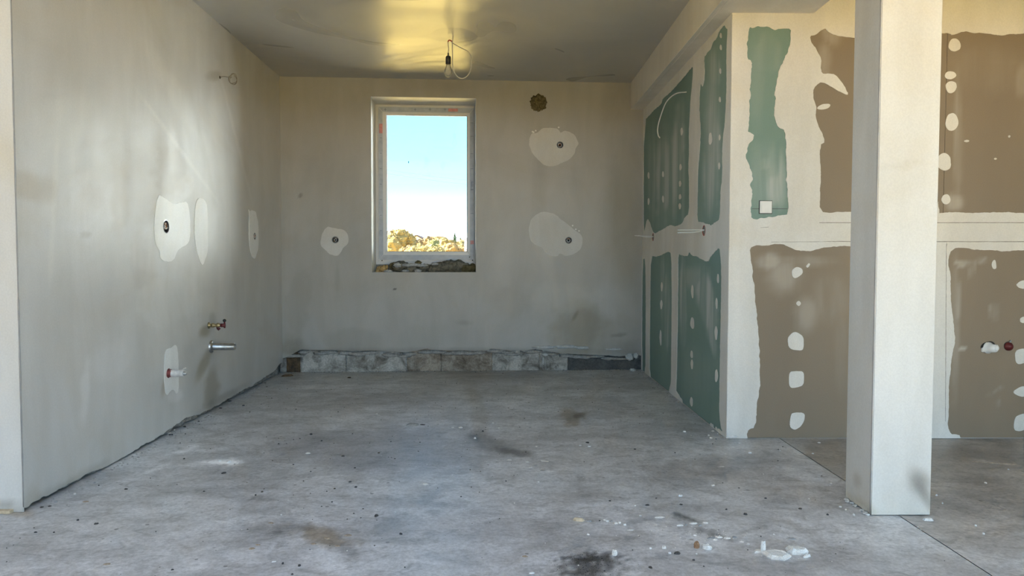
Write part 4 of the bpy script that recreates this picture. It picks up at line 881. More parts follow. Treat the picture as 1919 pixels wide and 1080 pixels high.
# raised tape ridges of the horizontal joint and beside the lower right board
def ridge(x0, y0, x1, y1, wpx_, th=0.004):
    a = FF.px(x0, y0 - wpx_); b = FF.px(x1, y1 - wpx_); c = FF.px(x1, y1 + wpx_); d = FF.px(x0, y0 + wpx_)
    layer('tape_ridge', rough_contour([a, b, c, d], 0.02, 0.0008, int(x0)), [], -th, 0.0, MAT['cream'], wf)
def shade_strip(x0, y0, x1, y1, w_=0.0016):                              # dark strip painting the shade under the tape joint's lip
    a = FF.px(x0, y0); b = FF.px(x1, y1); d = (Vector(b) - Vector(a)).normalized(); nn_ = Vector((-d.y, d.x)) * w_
    layer('lip_shade_strip', rough_contour([(a[0] - nn_.x, a[1] - nn_.y), (b[0] - nn_.x, b[1] - nn_.y), (b[0] + nn_.x, b[1] + nn_.y), (a[0] + nn_.x, a[1] + nn_.y)], 0.02, 0.0009, int(x0)), [], -0.0032, 0.0, MAT['gap'], wf)
shade_strip(1535, 417.5, 2090, 417.5); shade_strip(1445, 454, 1560, 452.8, 0.0010); shade_strip(1560, 452.8, 1640, 452.8, 0.0016); shade_strip(1640, 453, 2090, 453.2, 0.0018); shade_strip(1773, 458, 1771, 790, 0.0012); shade_strip(1425, 427, 1440, 426, 0.0008)
ridge(1773, 457.6, 2090, 457.6, 2.2, 0.0085)
tube_obj('corner_bead', [(0.0, -0.0022, 0.01 + 0.045 * i) for i in range(53)], 0.0022, MAT['cream'], wf, 6)
lump('plaster_blob', (*[0.03], -0.006, 0.012), (0.03, 0.006, 0.007), MAT['chip_w'], wf, 9, 2, .4)
# switch plate
u, v = FF.px(1434.5, 388.5)
root = empty('switch_plate', mat=FF.m @ Matrix.Translation((u, 0, v))); prop(root, 'white square switch plate on the green board strip', 'switch')
box_obj('mounting_frame', (-0.0365, 0.0365, -0.004, 0.0, -0.0365, 0.0365), MAT['black'], root, 0.001)
box_obj('cover_plate', (-0.0335, 0.0335, -0.008, -0.003, -0.0335, 0.0335), MAT['white'], root, 0.0012)
box_obj('rocker', (-0.024, 0.0295, -0.0105, -0.007, -0.0285, 0.0295), MAT['white'], root, 0.001)
for x0_, x1_ in ((1409, 1423), (1446, 1476)):
    a = FF.px(x0_, 391.5); b = FF.px(x1_, 391.5); box_obj('board_joint', (a[0], b[0], -0.0008, 0.002, a[1] - .0015, a[1] + .0015), MAT['seal'], wf)
# pipe plugs
u, v, r = pipe_uv[0]
root = empty('pipe_plug', mat=FF.m @ Matrix.Translation((u, 0, v))); prop(root, 'white plastic pipe plug in a rough hole right of the column', 'pipe plug')
layer('hole', rough_contour(circle(-0.004, 0.0, 0.034), .006, .006, 3), [], -0.0012, 0.0005, MAT['dark'], root)
bm = bmesh.new(); lathe(bm, [(0.0, 0.033), (0.008, 0.032), (0.010, 0.026), (0.03, 0.024), (0.05, 0.020), (0.052, 0.0)], 16)
o = from_bm('plug_body', bm, MAT['white'], root, True); o.rotation_euler = (0, 0, math.radians(-90 + 14))
lump('plug_grip', (0.016, -0.046, 0.004), (0.016, 0.012, 0.020), MAT['white'], root, 5, 2, .3)
lump('plaster_crumb', (-0.024, -0.004, -0.012), (0.014, 0.008, 0.016), MAT['chip_w'], root, 6, 2, .5)
tube_obj('rim_shadow_gap', [(0.01 + 0.03 * math.cos(a), -0.003, 0.004 + 0.03 * math.sin(a)) for a in [0.3 + .25 * k for k in range(9)]], 0.003, MAT['dark'], root, 6)
u, v, r = pipe_uv[1]
root = empty('pipe_plug', mat=FF.m @ Matrix.Translation((u, 0, v))); prop(root, 'small dark red pipe plug right of the white one', 'pipe plug')
layer('hole', rough_contour(circle(0.0, 0.0, 0.026), .006, .003, 4), [], -0.0012, 0.0005, MAT['dark'], root)
bm = bmesh.new(); lathe(bm, [(0.0, 0.024), (0.010, 0.023), (0.012, 0.016), (0.022, 0.014), (0.023, 0.0)], 16)
o = from_bm('plug_body', bm, MAT['red'], root, True); o.rotation_euler = (0, 0, math.radians(-90))
tube_obj('tab', [(0.004, -0.006, 0.022), (0.008, -0.008, 0.036)], 0.005, MAT['chip_g'], root, 6)

# ------------------------------------------------------------------ beam and column
XB0, XB1 = 1.1357, 1.6967
bm = bmesh.new(); add_box(bm, XB0, XB1, -2.0, 6.49, ZB, H + 0.02)
beam = prop(from_bm('ceiling_beam', bm, MAT['beam']), kind='structure')
tube_obj('corner_bead', [(XB0 + 0.0005, 0.5 + 0.12 * i, ZB + 0.0005) for i in range(50)], 0.0035, MAT['cream'], beam, 6)
tube_obj('corner_bead', [(XB0 + 0.030, 0.5 + 0.12 * i, ZB - 0.0001) for i in range(50)], 0.0022, MAT['beam'], beam, 6)
CX0, CX1, CY0, CY1 = 1.439, 1.674, 2.748, 2.960
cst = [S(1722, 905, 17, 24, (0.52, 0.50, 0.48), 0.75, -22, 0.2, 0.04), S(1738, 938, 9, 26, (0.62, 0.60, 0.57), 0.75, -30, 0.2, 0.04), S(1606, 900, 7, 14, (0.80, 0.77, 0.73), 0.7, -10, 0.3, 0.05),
       S(1690, 310, 34, 5, (0.94, 0.93, 0.90), 0.7, -6, 0.8, 0.06), S(1700, 308, 5, 4, (0.88, 0.87, 0.84), 0.6), S(1612, 945, 40, 8, (0.90, 0.87, 0.80), 0.6, 30, 0.7, 0.06), S(1600, 950, 22, 5, (1.1, 1.08, 1.0), 0.6, 35, .8, .1)]
bm = bmesh.new()
add_box(bm, CX0, CX1, CY0, CY1, 0.002, ZB + 0.01)
bmesh.ops.bevel(bm, geom=[e for e in bm.edges if abs(e.verts[0].co.z - e.verts[1].co.z) > 1], offset=0.003, segments=2, affect='EDGES')

for ax, lo, hi, st in ((2, 0.0, 2.3, 0.02), (0, CX0, CX1, 0.012), (1, CY0, CY1, 0.014)):
    q = lo + st
    while q < hi - st * .4:
        co = Vector((0, 0, 0)); co[ax] = q; no = Vector((0, 0, 0)); no[ax] = 1
        bmesh.ops.bisect_plane(bm, geom=bm.verts[:] + bm.edges[:] + bm.faces[:], plane_co=co, plane_no=no); q += st
bmesh.ops.recalc_face_normals(bm, faces=bm.faces)
for v_ in bm.verts:
    if v_.co.z < 0.2 and v_.co.x < CX0 + 0.001: v_.co.x += 0.006 * max(0, 1 - v_.co.z / 0.05) * (0.6 + noise.noise(v_.co * 40))
me = bpy.data.meshes.new('column'); bm.to_mesh(me); bm.free()
co = np.empty(len(me.vertices) * 3); me.vertices.foreach_get('co', co); co = co.reshape(-1, 3); set_col(me, tone(co, cst))
colm = prop(link('column', me, MAT['column']), 'square white plastered column standing on the concrete floor', 'column')
bm = bmesh.new(); add_tube(bm, [(CX0 - 0.0004, CY0 + 0.005, 0.01 + 0.05 * i) for i in range(47)], [0.0016 + 0.001 * random.random() for i in range(47)], 6); from_bm('corner_bead', bm, MAT['zinc'], colm, True)
for i in range(16):
    lump('plaster_crumb', (CX0 - 0.004 - 0.012 * random.random(), CY0 + 0.2 * random.random(), 0.002), (0.005 + .006 * random.random(), 0.008, 0.004), MAT['chip_w'], colm, i + 80, 1, .4)

# ------------------------------------------------------------------ bare bulb on the ceiling
LP = CAM + ray(849.4, 66.5) * ((H - CAM_H) / ray(849.4, 66.5).z)
def lp(x, y, dy=0.0): return at_depth(780 + x / 7.2, 40 + y / 7.2, LP.y + dy) - LP
root = empty('bulb_lamp', loc=LP); prop(root, 'bare clear light bulb in black socket hanging from ceiling cable', 'lamp')
tube_obj('cable', spline([Vector((0, 0, 0.003)), lp(497, 215), lp(487, 300), lp(490, 450), lp(493, 600), lp(530, 715, .01), lp(605, 772, .02), lp(675, 750, .02), lp(722, 685, .02), lp(746, 580, .02), lp(735, 470, .01), lp(690, 405), lp(600, 357), lp(500, 300), lp(472, 272)], 6), 0.0035, MAT['cable_g'], root, 8)
tube_obj('red_wire', spline([lp(485, 275), lp(462, 258), lp(440, 258), lp(428, 280)], 5), 0.0042, MAT['box_red'], root, 8)
tube_obj('drop_wire', spline([lp(430, 278), lp(430, 320), lp(438, 370), lp(433, 415), lp(432, 440)], 6), 0.0036, MAT['cable_g'], root, 8)
top = lp(432, 430); bot = lp(432, 755); zt, zb = top.z, bot.z; cx_, cy_ = top.x, top.y
def turn(bm, prof, n=20):
    rings = [[bm.verts.new((cx_ + r * math.cos(2 * math.pi * k / n), cy_ + r * math.sin(2 * math.pi * k / n), z)) for k in range(n)] for z, r in prof]
    for a, b in zip(rings, rings[1:]):
        for k_ in range(n): bm.faces.new((a[k_], a[(k_ + 1) % n], b[(k_ + 1) % n], b[k_]))
    bm.faces.new(rings[0][::-1]); bm.faces.new(rings[-1])
def zz(y): return lp(432, y).z
bm = bmesh.new(); turn(bm, [(zz(425), .003), (zz(432), .006), (zz(455), .0065), (zz(468), .0045), (zz(472), .004)], 12); from_bm('cord_grip', bm, MAT['seal'], root, True)
bm = bmesh.new(); turn(bm, [(zz(468), .012), (zz(472), .0155), (zz(485), .0185), (zz(500), .0188), (zz(578), .0186), (zz(580), .0165)]); from_bm('socket', bm, MAT['black'], root, True)
bm = bmesh.new(); turn(bm, [(zz(576), .0155), (zz(600), .0160), (zz(620), .0185), (zz(640), .0235), (zz(662), .0285), (zz(685), .0302), (zz(708), .0285), (zz(730), .0225), (zz(745), .014), (zz(754), .0045)], 28); from_bm('glass_bulb', bm, MAT['bulb'], root, True)
tube_obj('filament_stem', [(cx_, cy_, zz(590)), (cx_, cy_, zz(655))], [0.006, 0.003], MAT['white'], root, 8)
tube_obj('filament', [(cx_ + 0.013 * math.cos(a), cy_ + 0.013 * math.sin(a), zz(672) + 0.003 * math.sin(5 * a)) for a in [k * .5 for k in range(11)]], 0.0008, MAT['steel'], root, 5)
# plastered-in patch round the cable outlet
bm = bmesh.new(); prof = [(0.0, -0.0065), (0.05, -0.0062), (0.11, -0.0045), (0.15, -0.0018), (0.17, 0.0)]; rings = []
for r_, z_ in prof[1:]: rings.append([bm.verts.new((LP.x + r_ * (1 + .06 * math.sin(3 * k * .13)) * math.cos(2 * math.pi * k / 48), LP.y + r_ * math.sin(2 * math.pi * k / 48), H + z_)) for k in range(48)])
c0 = bm.verts.new((LP.x, LP.y, H - 0.0065))
for k_ in range(48): bm.faces.new((c0, rings[0][k_], rings[0][(k_ + 1) % 48]))
for a, b in zip(rings, rings[1:]):
    for k_ in range(48): bm.faces.new((a[k_], a[(k_ + 1) % 48], b[(k_ + 1) % 48], b[k_]))
ceil = bpy.data.objects['ceiling']; from_bm('outlet_patch', bm, MAT['ceiling'], ceil, True)

# ------------------------------------------------------------------ debris on the floor
def flake(name, px, py, wpx_, asp, h, mat, label, cat='debris', group=None, rot=0.0, tilt=0.0, seed=0, sides=9, mesh_=None):
    """irregular flat-bottomed chip lying on the slab: width in photo pixels, depth/width ratio, height in metres"""
    p = on_floor(px, py); w_ = wpx_ * p.y / F_PX; rnd = random.Random(seed + int(px * 13 + py))
    bm = bmesh.new(); lo, mid, hi = [], [], []
    for k_ in range(sides):
        a = 2 * math.pi * k_ / sides; q = rnd.uniform(0.72, 1.08)
        x = math.cos(a) * q * w_ / 2; y = math.sin(a) * q * w_ / 2 * asp
        lo.append(bm.verts.new((x * .94, y * .94, 0))); mid.append(bm.verts.new((x, y, h * rnd.uniform(.35, .6)))); hi.append(bm.verts.new((x * .7, y * .7, h * rnd.uniform(.75, 1.1))))
    for A, B in ((lo, mid), (mid, hi)):
        for k_ in range(sides): bm.faces.new((A[k_], A[(k_ + 1) % sides], B[(k_ + 1) % sides], B[k_]))
    bm.faces.new(lo[::-1]); bm.faces.new(hi)
    o = from_bm(name, bm, MAT[mat]); o.location = (p.x, p.y, -0.003); o.rotation_euler = (0, tilt, math.radians(rot))
    return prop(o, label, cat, group)
MARKS = [(1455, 1040, 'the broken plaster heap'), (1306, 1025, 'the brown pebble'), (1087, 976, 'the pale wooden offcut'), (1110, 1055, 'the black powder'), (797, 907, 'the lone white square chip'), (773, 796, 'the crumpled grey-white scrap'), (612, 1008, 'the brown floor stain'), (856, 801, 'the white pair below the window'),
         (1072, 781, 'the small brown stain at mid floor'), (1361, 821, 'the green wall corner'), (1633, 965, 'the left foot of the column'), (1740, 972, 'the right foot of the column'), (47, 958, 'the near corner of the left wall'), (330, 815, 'the left wall foot below the stub pipe'), (440, 752, 'the left wall foot below the drain pipe'), (532, 697, 'the back left corner'), (1201, 693, 'the back right corner'),
         (860, 697, 'the middle of the back wall foot'), (60, 1079, 'the bottom left corner of the picture'), (1880, 1079, 'the bottom right corner of the picture'), (415, 868, 'the white scrape by the left wall'), (1275, 930, 'the round white chip left of the column'), (940, 840, 'the dark smudge at mid floor'), (1590, 830, 'the floor joint behind the column'), (1880, 880, 'the pale strip right of the column'), (440, 930, 'the floor midway along the left side'), (720, 960, 'the floor centre front'), (1185, 900, 'the floor midway along the right side')]
NTH = ['nearest to', 'second nearest to', 'third nearest to', 'fourth nearest to', 'fifth nearest to', 'sixth nearest to', 'seventh nearest to', 'eighth nearest to', 'ninth nearest to', 'tenth nearest to']
ORD = ['leftmost', 'second from left', 'third from left', 'fourth from left', 'fifth from left', 'sixth from left', 'seventh from left', 'eighth from left', 'seventh from right', 'sixth from right', 'fifth from right', 'fourth from right', 'third from right', 'second from right', 'rightmost']
def in_row(kind, pts, where):
    n = len(pts); rank = {i: r for r, i in enumerate(sorted(range(n), key=lambda q: pts[q][0]))}
    words = ORD if n == 15 else ORD[:n - 1] + ['rightmost']
    return [f'{kind}, {words[rank[i]]} {where}' for i in range(n)]
def single_out(kind, pts):
    by = {}
    for i, p in enumerate(pts):
        d = [(math.hypot(p[0] - m[0], (p[1] - m[1]) * 2.0), k2) for k2, m in enumerate(MARKS)]; dd, k2 = min(d); by.setdefault(k2, []).append((dd, i))
    out = [''] * len(pts)
    for k2, L in by.items():
        for r, (dd, i) in enumerate(sorted(L)): out[i] = f'{kind} {NTH[r]} {MARKS[k2][2]}'
    return out
# the broken plaster heap front right
flake('plaster_chunk', 1455, 1042, 62, 0.8, 0.015, 'chip_w', 'largest flat slab of the broken plaster heap on the floor, front right', rot=10, sides=13)
flake('plaster_chunk', 1494, 1036, 48, 0.6, 0.021, 'chip_w', 'right-hand slab of the broken plaster heap, front right', rot=-12, sides=12)
flake('plaster_chunk', 1430, 1036, 11, 0.5, 0.048, 'chip_w', 'upright pointed shard of the broken plaster heap, front right', rot=4, sides=7)
flake('plaster_chunk', 1420, 1034, 24, 0.6, 0.008, 'chip_w', 'small left-hand flake of the broken plaster heap, front right', rot=30)
flake('plaster_chunk', 1512, 1044, 22, 0.3, 0.010, 'chip_w', 'thin right-hand sliver of the broken plaster heap, front right', rot=28)
flake('pebble', 1306, 1026, 12, 0.9, 0.024, 'stone', 'brown rounded pebble left of the plaster heap', 'stone', sides=11)
flake('plaster_chunk', 1325, 1028, 21, 0.8, 0.016, 'chip_w', 'white plaster lump right beside the brown pebble', rot=-20)
flake('wood_scrap', 1085, 976, 26, 0.35, 0.014, 'wood', 'pale wooden offcut on the floor below the middle', 'wood', rot=-8, sides=6)
flake('wood_scrap', 1104, 977, 12, 0.5, 0.006, 'chip_g', 'grey splinter at the right end of the pale wooden offcut', 'wood', rot=-8)
flake('pebble', 1152, 1040, 11, 0.8, 0.020, 'chip_w', 'white pebble at the edge of the black powder', 'stone', sides=10)
flake('pebble', 1244, 1027, 10, 0.8, 0.010, 'chip_w', 'white pebble left of the brown one, near the front', 'stone', sides=10)
flake('pebble', 1269, 1038, 12, 0.7, 0.009, 'chip_d', 'dark grey pebble below the brown one', 'stone', sides=10)
flake('plaster_chip', 797, 907.5, 13, 0.9, 0.006, 'chip_w', 'single white square chip in the middle of the floor', rot=-6, sides=5)
flake('foil_scrap', 773, 796.5, 26, 0.8, 0.010, 'chip_g', 'grey-white crumpled scrap lying alone towards the window', 'scrap', rot=-5, sides=10)
flake('foil_scrap', 792, 796, 12, 0.6, 0.004, 'chip_d', 'dark sliver at the right of the crumpled scrap', 'scrap', rot=-5)
flake('plaster_chip', 577, 849.5, 11, 0.8, 0.006, 'chip_w', 'white chip on the left half of the floor, beside dark crumbs', rot=10)
flake('plaster_chip', 890, 822, 5, 1.0, 0.009, 'chip_w', 'tiny white crumb in the dark smudge below the window')
flake('plaster_chip', 863, 801.5, 9, 0.9, 0.007, 'chip_w', 'right one of the white pair below the window'); flake('plaster_chip', 849, 801.5, 6, 0.9, 0.006, 'chip_w', 'left one of the white pair below the window')
flake('plaster_chip', 1275, 930, 8, 0.9, 0.009, 'chip_w', 'round white chip in the right half, left of the column'); flake('plaster_chip', 1336, 910, 9, 0.8, 0.007, 'chip_w', 'white chip between the green wall corner and the plaster heap')
flake('plaster_chip', 1739, 974.5, 23, 0.5, 0.010, 'chip_w', 'white plaster sliver at the foot of the column', rot=-4, sides=8)
flake('plaster_chunk', 1186, 694.5, 12, 1.3, 0.020, 'chip_w', 'white mortar bit at the foot of the back wall, right corner')
flake('wood_scrap', 538, 705.5, 22, 0.5, 0.018, 'block_o', 'dark brown splinter in the back left corner', 'wood', rot=18)
flake('wood_scrap', 655, 708.5, 8, 0.8, 0.010, 'block_o', 'small dark brown bit at the back wall, left of the window', 'wood')
flake('sliver', 1352, 874.5, 13, 0.3, 0.004, 'chip_w', 'thin white sliver below the green wall corner', rot=-14, sides=6)
flake('sliver', 1182, 993.5, 16, 0.25, 0.004, 'chip_w', 'thin white sliver right of the wooden offcut', rot=6, sides=6)
flake('sliver', 997, 1074, 15, 0.4, 0.005, 'chip_w', 'white sliver at the bottom edge, left of the black powder', rot=18, sides=6)
flake('sliver', 513, 1052.5, 9, 0.4, 0.004, 'chip_w', 'white sliver on the floor, front left', rot=20, sides=6)
flake('sliver', 1870, 868, 84, 0.06, 0.004, 'chip_t', 'long pale strip on the floor right of the column', rot=-16, sides=10)
row_pts = ((1133, 975, 6), (1138, 977, 7), (1146, 978, 8), (1154, 981, 9), (1161, 980, 6), (1171, 984, 7))
lab_ = in_row('whitish pebble', row_pts, 'of the short row right of the wooden offcut')
for i, (x, y, w_) in enumerate(row_pts):
    flake('pebble', x, y, w_, 0.9, 0.007, 'chip_w' if i != 2 else 'chip_g', lab_[i], 'stone', 'row of small pebbles')
flake_pts = ((1275, 985, 16, 10), (1302, 1004, 8, 0), (1333, 1009, 20, 5), (1348, 1007, 17, -4), (1363, 1009, 15, 8), (1376, 1007, 13, 0), (1300, 981, 18, 15), (1322, 980, 14, -20), (1312, 985, 12, 30), (1236, 970, 20, 4), (1390, 1016, 10, 0), (1483, 1010, 20, -8), (1402, 1020, 8, 0), (1340, 1012, 10, 0), (1285, 984, 9, 40))
lab_ = in_row('thin plaster flake', flake_pts, 'in the scatter around the brown pebble')
for i, (x, y, w_, r_) in enumerate(flake_pts):
    flake('plaster_flake', x, y, w_, 0.5, 0.006, ('chip_w', 'chip_g')[i % 3 == 2], lab_[i], 'debris', 'thin plaster flakes, front right', rot=r_, seed=i)
pale_pts = ((1020, 864, 20, -30), (1030, 871, 8, 0), (994, 876, 9, 20), (1017, 882, 14, 0), (955, 862, 12, 10), (1004, 873, 7, 0), (988, 866, 8, 30))
lab_ = in_row('small pale flake', pale_pts, 'in the loose cluster at mid floor')
for i, (x, y, w_, r_) in enumerate(pale_pts):
    flake('plaster_flake', x, y, w_, 0.45, 0.004, ('chip_w', 'chip_g')[i % 2], lab_[i], 'debris', 'pale flakes at mid floor', rot=r_, seed=i)
tan_pts = ((507, 980, 13), (613, 1009, 13), (652, 1003, 17), (587, 1019, 13), (633, 1023, 14), (483, 1021, 10), (472, 1028, 15), (984, 1043, 14), (200, 1057, 15), (160, 940, 14))
lab_ = single_out('flat tan flake', tan_pts)
for i, (x, y, w_) in enumerate(tan_pts):
    flake('tan_flake', x, y, w_, 0.7, 0.004, 'chip_t', lab_[i], 'debris', 'tan flakes on the floor', rot=-8, seed=i)
dark = [(643, 855, 7), (550, 871, 4), (705, 967, 12), (787, 829, 4), (751, 1001, 8), (627, 916, 6), (656, 903, 6), (667, 913, 8), (491, 922, 7), (740, 860, 4), (622, 941, 4), (710, 849, 6), (603, 826, 6), (583, 814, 9), (236, 917, 9), (180, 982, 9), (419, 887, 11), (345, 860, 6), (101, 998, 6), (67, 998, 7), (93, 949, 7), (78, 951, 8), (185, 910, 5), (146, 975, 8), (382, 921, 5), (1230, 934, 5), (1361, 955, 6), (1397, 964, 11), (1143, 939, 6), (1213, 947, 9), (1265, 849, 5), (1190, 842, 7), (1101, 830, 10), (1276, 946, 8), (1385, 915, 4), (1435, 934, 7), (1551, 965, 8), (905, 808, 6), (665, 877, 5), (1500, 954, 8), (323, 1068, 6), (530, 1056, 7), (479, 928, 6), (413, 765, 7), (430, 752, 8), (456, 760, 6), (372, 790, 6), (346, 800, 9), (320, 815, 10), (500, 725, 6), (497, 718, 5), (561, 1060, 9), (1219, 1064, 11), (1300, 1050, 7), (942, 700, 5)]
lab_ = single_out('small dark crumb', dark)
for i, (x, y, w_) in enumerate(dark):
    flake('dark_crumb', x, y, w_, 0.7, 0.0035 + 0.0003 * w_, 'chip_d', lab_[i], 'debris', 'dark crumbs on the floor', rot=37 * i, seed=i, sides=7)
white = [(924, 793, 5), (935, 802, 4), (1006, 837, 4), (1087, 835, 5), (1105, 837, 8), (1005, 837, 5), (1283, 809, 7), (1336, 808, 7), (1345, 813, 4), (1332, 821, 7), (1328, 816, 5), (1386, 831, 5), (1405, 849, 8), (1535, 830, 7), (1523, 850, 5), (1557, 906, 7), (1188, 893, 4), (527, 965, 4), (741, 960, 4), (964, 943, 4), (1009, 903, 5), (1450, 1002, 5), (1305, 1038, 5), (1255, 1037, 7), (1219, 1028, 7), (1190, 948, 5), (1200, 967, 6), (1102, 1002, 6), (1115, 945, 3), (1720, 988, 4), (1725, 993, 3), (1755, 928, 5), (1766, 943, 5), (1847, 905, 5), (1890, 880, 4), (1828, 985, 6), (1843, 1000, 6), (1575, 950, 6), (1585, 955, 5), (1600, 965, 7), (1516, 935, 4), (318, 812, 8), (327, 806, 5), (140, 926, 7), (412, 864, 7), (428, 866, 9), (445, 868, 6), (1512, 971, 3), (1462, 845, 4), (1085, 968, 3), (706, 776, 5)]
lab_ = single_out('small white crumb', white)
for i, (x, y, w_) in enumerate(white):
    flake('white_crumb', x, y, w_, 0.8, 0.003 + 0.0005 * w_, 'chip_w', lab_[i], 'debris', 'white crumbs on the floor', rot=53 * i, seed=i, sides=7)
# grit too small to count
def grit(name, n, sampler, mat, label, size, zoff=-0.003):
    V, Fc = [], []
    for _ in range(n):
        x, y = sampler(); s = size * (0.5 + random.random() ** 3 * 2.0); a0 = random.random() * 6.28; b = len(V)
        for k_ in range(4): V.append((x + s * math.cos(a0 + k_ * 1.57) * random.uniform(.6, 1), y + s * math.sin(a0 + k_ * 1.57) * random.uniform(.6, 1), zoff))
        V.append((x, y, zoff + s * random.uniform(.5, .9)))
        Fc += [(b, b + 1, b + 4), (b + 1, b + 2, b + 4), (b + 2, b + 3, b + 4), (b + 3, b, b + 4)]
    o = link(name, mesh(name, V, Fc), MAT[mat]); return prop(o, label, 'grit', kind='stuff')
def uni():
    while True:
        x, y = random.uniform(-1.9, 1.5), random.uniform(2.1, 6.4)
        if x < -1.88 - (y - 2.8) * .02 + .03: continue
        if x > 1.2 and y > 3.9: continue
        if CX0 - .02 < x and CY0 - .02 < y < CY1 + .02: continue
        return x, y
def gaus(px, py, sx_, sy_):
    p = on_floor(px, py)
    def f():
        while True:
            x, y = random.gauss(p.x, sx_), random.gauss(p.y, sy_)
            if x > 1.22 and y > 3.93: continue
            if x > CX0 - .02 and CY0 - .02 < y < CY1 + .02: continue
            return x, y
    return f
grit('dark_grit', 1500, uni, 'chip_d', 'fine dark grit strewn over the concrete floor', 0.0034)
grit('pale_grit', 700, uni, 'chip_w', 'fine pale plaster grit strewn over the concrete floor', 0.0026)
pa, pb = gaus(1100, 1046, 0.050, 0.022), gaus(1095, 1066, 0.075, 0.05)
def pw(): return pa() if random.random() < 0.5 else pb()
grit('black_powder', 6500, pw, 'powder', 'spilled black powder at the bottom edge of the floor', 0.0016)
hp = gaus(1330, 1002, 0.13, 0.05); grit('plaster_grit', 420, hp, 'chip_w', 'plaster grit around the flakes, front right', 0.0026)
hp2 = gaus(1460, 1042, 0.06, 0.03); grit('plaster_grit', 160, hp2, 'chip_w', 'plaster grit around the broken plaster heap', 0.0026)
def lf():
    y = random.uniform(2.85, 6.25); return -1.9 - (y - 2.8) * 0.0194 + 0.02 + abs(random.gauss(0, 0.03)), y
grit('wall_foot_rubble', 700, lf, 'chip_g', 'crumbled plaster along the foot of the left wall', 0.0048)
def bf():
    x = random.uniform(-1.93, 1.22); return x, 6.308 + (x + 1.966) * .0559 - abs(random.gauss(0, 0.03)) + .02
grit('wall_foot_rubble', 420, bf, 'rubble', 'crumbled plaster along the foot of the back wall', 0.006)
def pf():
    y = random.uniform(3.98, 6.4); return 1.249 - abs(random.gauss(0, 0.02)) - 0.006, y
grit('wall_foot_rubble', 240, pf, 'chip_g', 'crumbled plaster along the foot of the green wall', 0.0045)

# ------------------------------------------------------------------ outside
GZ = -0.35
prop(box_obj('wall_light_bounce', (1.0, 5.0, 6.95, 17.0, GZ, 5.6), MAT['bounce_wing']), kind='structure')   # pale rendered wing added unseen to bounce sun through the window
bm = bmesh.new(); bmesh.ops.create_grid(bm, x_segments=40, y_segments=40, size=420)
for v_ in bm.verts: v_.co.z = GZ
o = from_bm('lawn', bm, MAT['lawn']); o.location = (0, 100, 0); prop(o, kind='structure')
def tree(px, top, Y, width, mat, label, name='tree', n=900, conifer=False):
    p = at_depth(px, 480, Y); zt = at_depth(px, top, Y).z; h = zt - GZ
    root = empty(name, loc=(p.x, Y, GZ)); prop(root, label, 'tree', 'trees beyond the window')
    tube_obj('trunk', [(0, 0, -0.2), (0.05, 0, h * .4), (0, 0.05, h * .75)], [h * .025, h * .018, h * .008], MAT['bark'], root, 7)
    rnd = random.Random(int(px * 10)); V, Fc = [], []
    cl = [(rnd.gauss(0, .22) * width, rnd.gauss(0, .2) * width, h * rnd.uniform(.25, .82), width * rnd.uniform(.16, .30)) for _ in range(16)]
    for _ in range(n):
        if conifer:
            t = rnd.random() ** .7; z = h * (1 - .88 * t); r = width * .5 * t * (0.35 + .65 * ((z * 2.2) % 1)); a = rnd.random() * 6.28
            c = Vector((r * math.cos(a), r * math.sin(a), z)); s = h * .022
        else:
            q = rnd.choice(cl); d = Vector((rnd.gauss(0, 1), rnd.gauss(0, 1), rnd.gauss(0, 1))).normalized() * q[3] * rnd.uniform(.6, 1.05)
            c = Vector(q[:3]) + d; c.z = min(max(c.z, h * .08), h); s = width * .02
        b = len(V); e1 = Vector((rnd.gauss(0, 1), rnd.gauss(0, 1), rnd.gauss(0, 1))).normalized(); e2 = e1.orthogonal().normalized()
        for i, j in ((-1, -1), (1, -1), (1, 1), (-1, 1)): V.append(c + e1 * s * i + e2 * s * .7 * j)
        Fc.append((b, b + 1, b + 2, b + 3))
    link('foliage', mesh('foliage', V, Fc), MAT[mat], root)
    if not conifer:
        bm = bmesh.new()
        for i, q in enumerate(cl):
            r = bmesh.ops.create_icosphere(bm, subdivisions=3, radius=q[3] * .85)
            for v_ in r['verts']: v_.co = v_.co * (1 + .3 * noise.fractal(v_.co * 2.5 / q[3] + Vector((px, i, 0)), .8, 2.1, 3)) + Vector(q[:3])
            for v_ in r['verts']: v_.co.z = min(max(v_.co.z, h * .02), h)
        from_bm('crown', bm, MAT[mat], root)
specs = [(737, 431, 80, 5.0, 'leaf_y', 'tall bright yellow tree at the left edge of the glass'), (722, 436, 99, 5.0, 'leaf_o', 'ochre tree just behind the tall yellow one'), (756, 446, 90, 3.2, 'leaf_y', 'low yellow bush left of the white house'),
         (768, 456, 70, 2.6, 'leaf_o', 'low ochre bush in front of the white house'), (789, 458, 65, 2.6, 'leaf_y', 'low yellow bush at the right foot of the house'), (803, 444, 114, 6.0, 'leaf_o', 'ochre tree right of the white house'), (822, 446, 105, 5.0, 'leaf_y', 'yellow tree at the middle of the hedge line'),
         (838, 449, 95, 4.0, 'leaf_g', 'olive tree left of the dark conifer'), (868, 450, 86, 4.4, 'leaf_y', 'yellow tree at the right edge of the glass'), (846, 456, 77, 3.0, 'leaf_o', 'low ochre bush below the dark conifer'), (890, 446, 101, 5.0, 'leaf_o', 'ochre tree hidden by the right window frame'), (815, 462, 60, 2.6, 'leaf_y', 'lowest yellow bush at the middle of the hedge line')]
for px, top, Y, wd, m_, lab in specs: tree(px, top, Y, wd, m_, lab, n=2600)
tree(852.5, 436, 140, 3.2, 'leaf_d', 'tall dark conifer rising above the yellow hedge', 'conifer', 500, True); tree(863, 443, 146, 2.6, 'leaf_d', 'shorter dark conifer right of the tall one', 'conifer', 400, True)
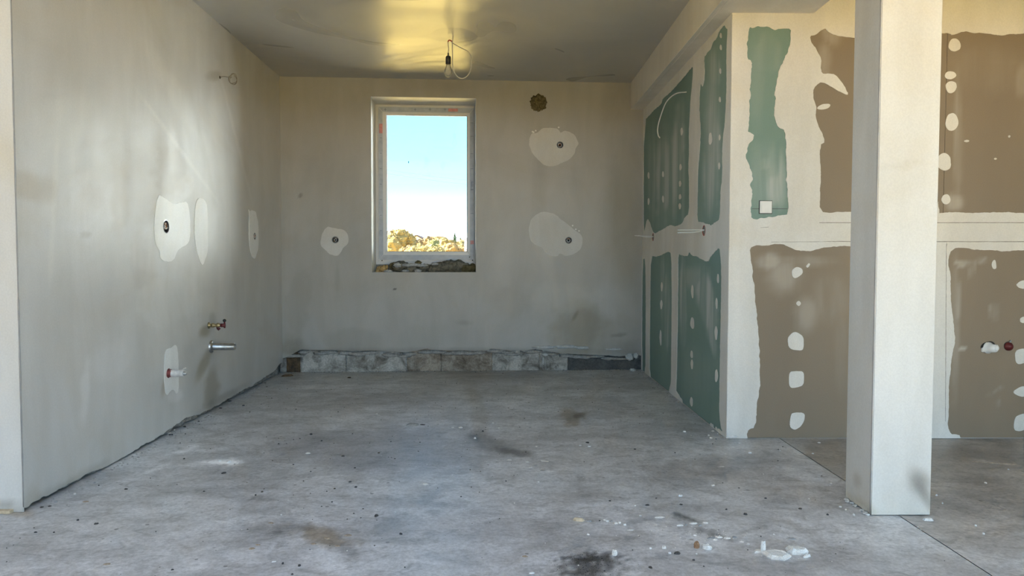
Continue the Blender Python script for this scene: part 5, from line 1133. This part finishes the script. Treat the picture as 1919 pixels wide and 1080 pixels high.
# white house with a gable
HY = 150.0; c_ = at_depth(781, 450, HY); k_ = HY / F_PX
root = empty('house', loc=(c_.x, HY, GZ)); prop(root, 'white gabled house between yellow trees far outside the window', 'house')
hw = 17.5 * k_; ez = at_depth(781, 453, HY).z - GZ; rz = at_depth(781, 442.5, HY).z - GZ; dp = 9.0
bm = bmesh.new(); f = [bm.verts.new((x, 0, z)) for x, z in ((-hw, 0), (hw, 0), (hw, ez), (0, rz), (-hw, ez))]; g_ = [bm.verts.new((v_.co.x, dp, v_.co.z)) for v_ in f]
bm.faces.new(f); bm.faces.new(g_[::-1])
for i in range(5): bm.faces.new((f[i], f[(i + 1) % 5], g_[(i + 1) % 5], g_[i]))
from_bm('wall', bm, MAT['house'], root)
bm = bmesh.new(); t_ = 0.28
for s_ in (-1, 1):
    ang = [(s_ * (hw + .5), ez - .5 * (rz - ez) / hw), (0, rz), (0, rz + t_), (s_ * (hw + .5), ez - .5 * (rz - ez) / hw + t_)]
    f = [bm.verts.new((x, -.5, z + .02)) for x, z in ang]; g_ = [bm.verts.new((x, dp + .5, z + .02)) for x, z in ang]
    bm.faces.new(f); bm.faces.new(g_)
    for i in range(4): bm.faces.new((f[i], f[(i + 1) % 4], g_[(i + 1) % 4], g_[i]))
rf = from_bm('roof', bm, MAT['roof'], root)
for x0_, x1_, z0_, z1_ in ((-.75, .55, ez - .1, ez + .35), (-1.5, -.6, 1.0, 2.1), (.5, 1.3, 1.0, 2.1)):
    o = box_obj('house_window', (x0_, x1_, -.06, .05, z0_, z1_), MAT['pane'], root)
    box_obj('window_frame', (x0_ - .08, x1_ + .08, -.04, .03, z0_ - .08, z1_ + .08), MAT['pvc'], o)
# overhead lines
for i, (x0_, y0_, x1_, y1_, lab) in enumerate(((700, 314, 910, 341, 'upper overhead wire crossing the sky outside'), (700, 321, 910, 349, 'middle overhead wire crossing the sky outside'), (700, 386, 910, 398, 'lowest overhead wire crossing the sky outside'))):
    a = at_depth(x0_, y0_, 45); b = at_depth(x1_, y1_, 52); d = b - a
    pts = [a + d * t + Vector((0, 0, .35 * (t - .5) ** 2 - .09)) for t in [-2 + .25 * k2 for k2 in range(21)]]
    o = tube_obj('overhead_wire', pts, 0.004, MAT['seal'], None, 5); prop(o, lab, 'wire', 'overhead wires outside')
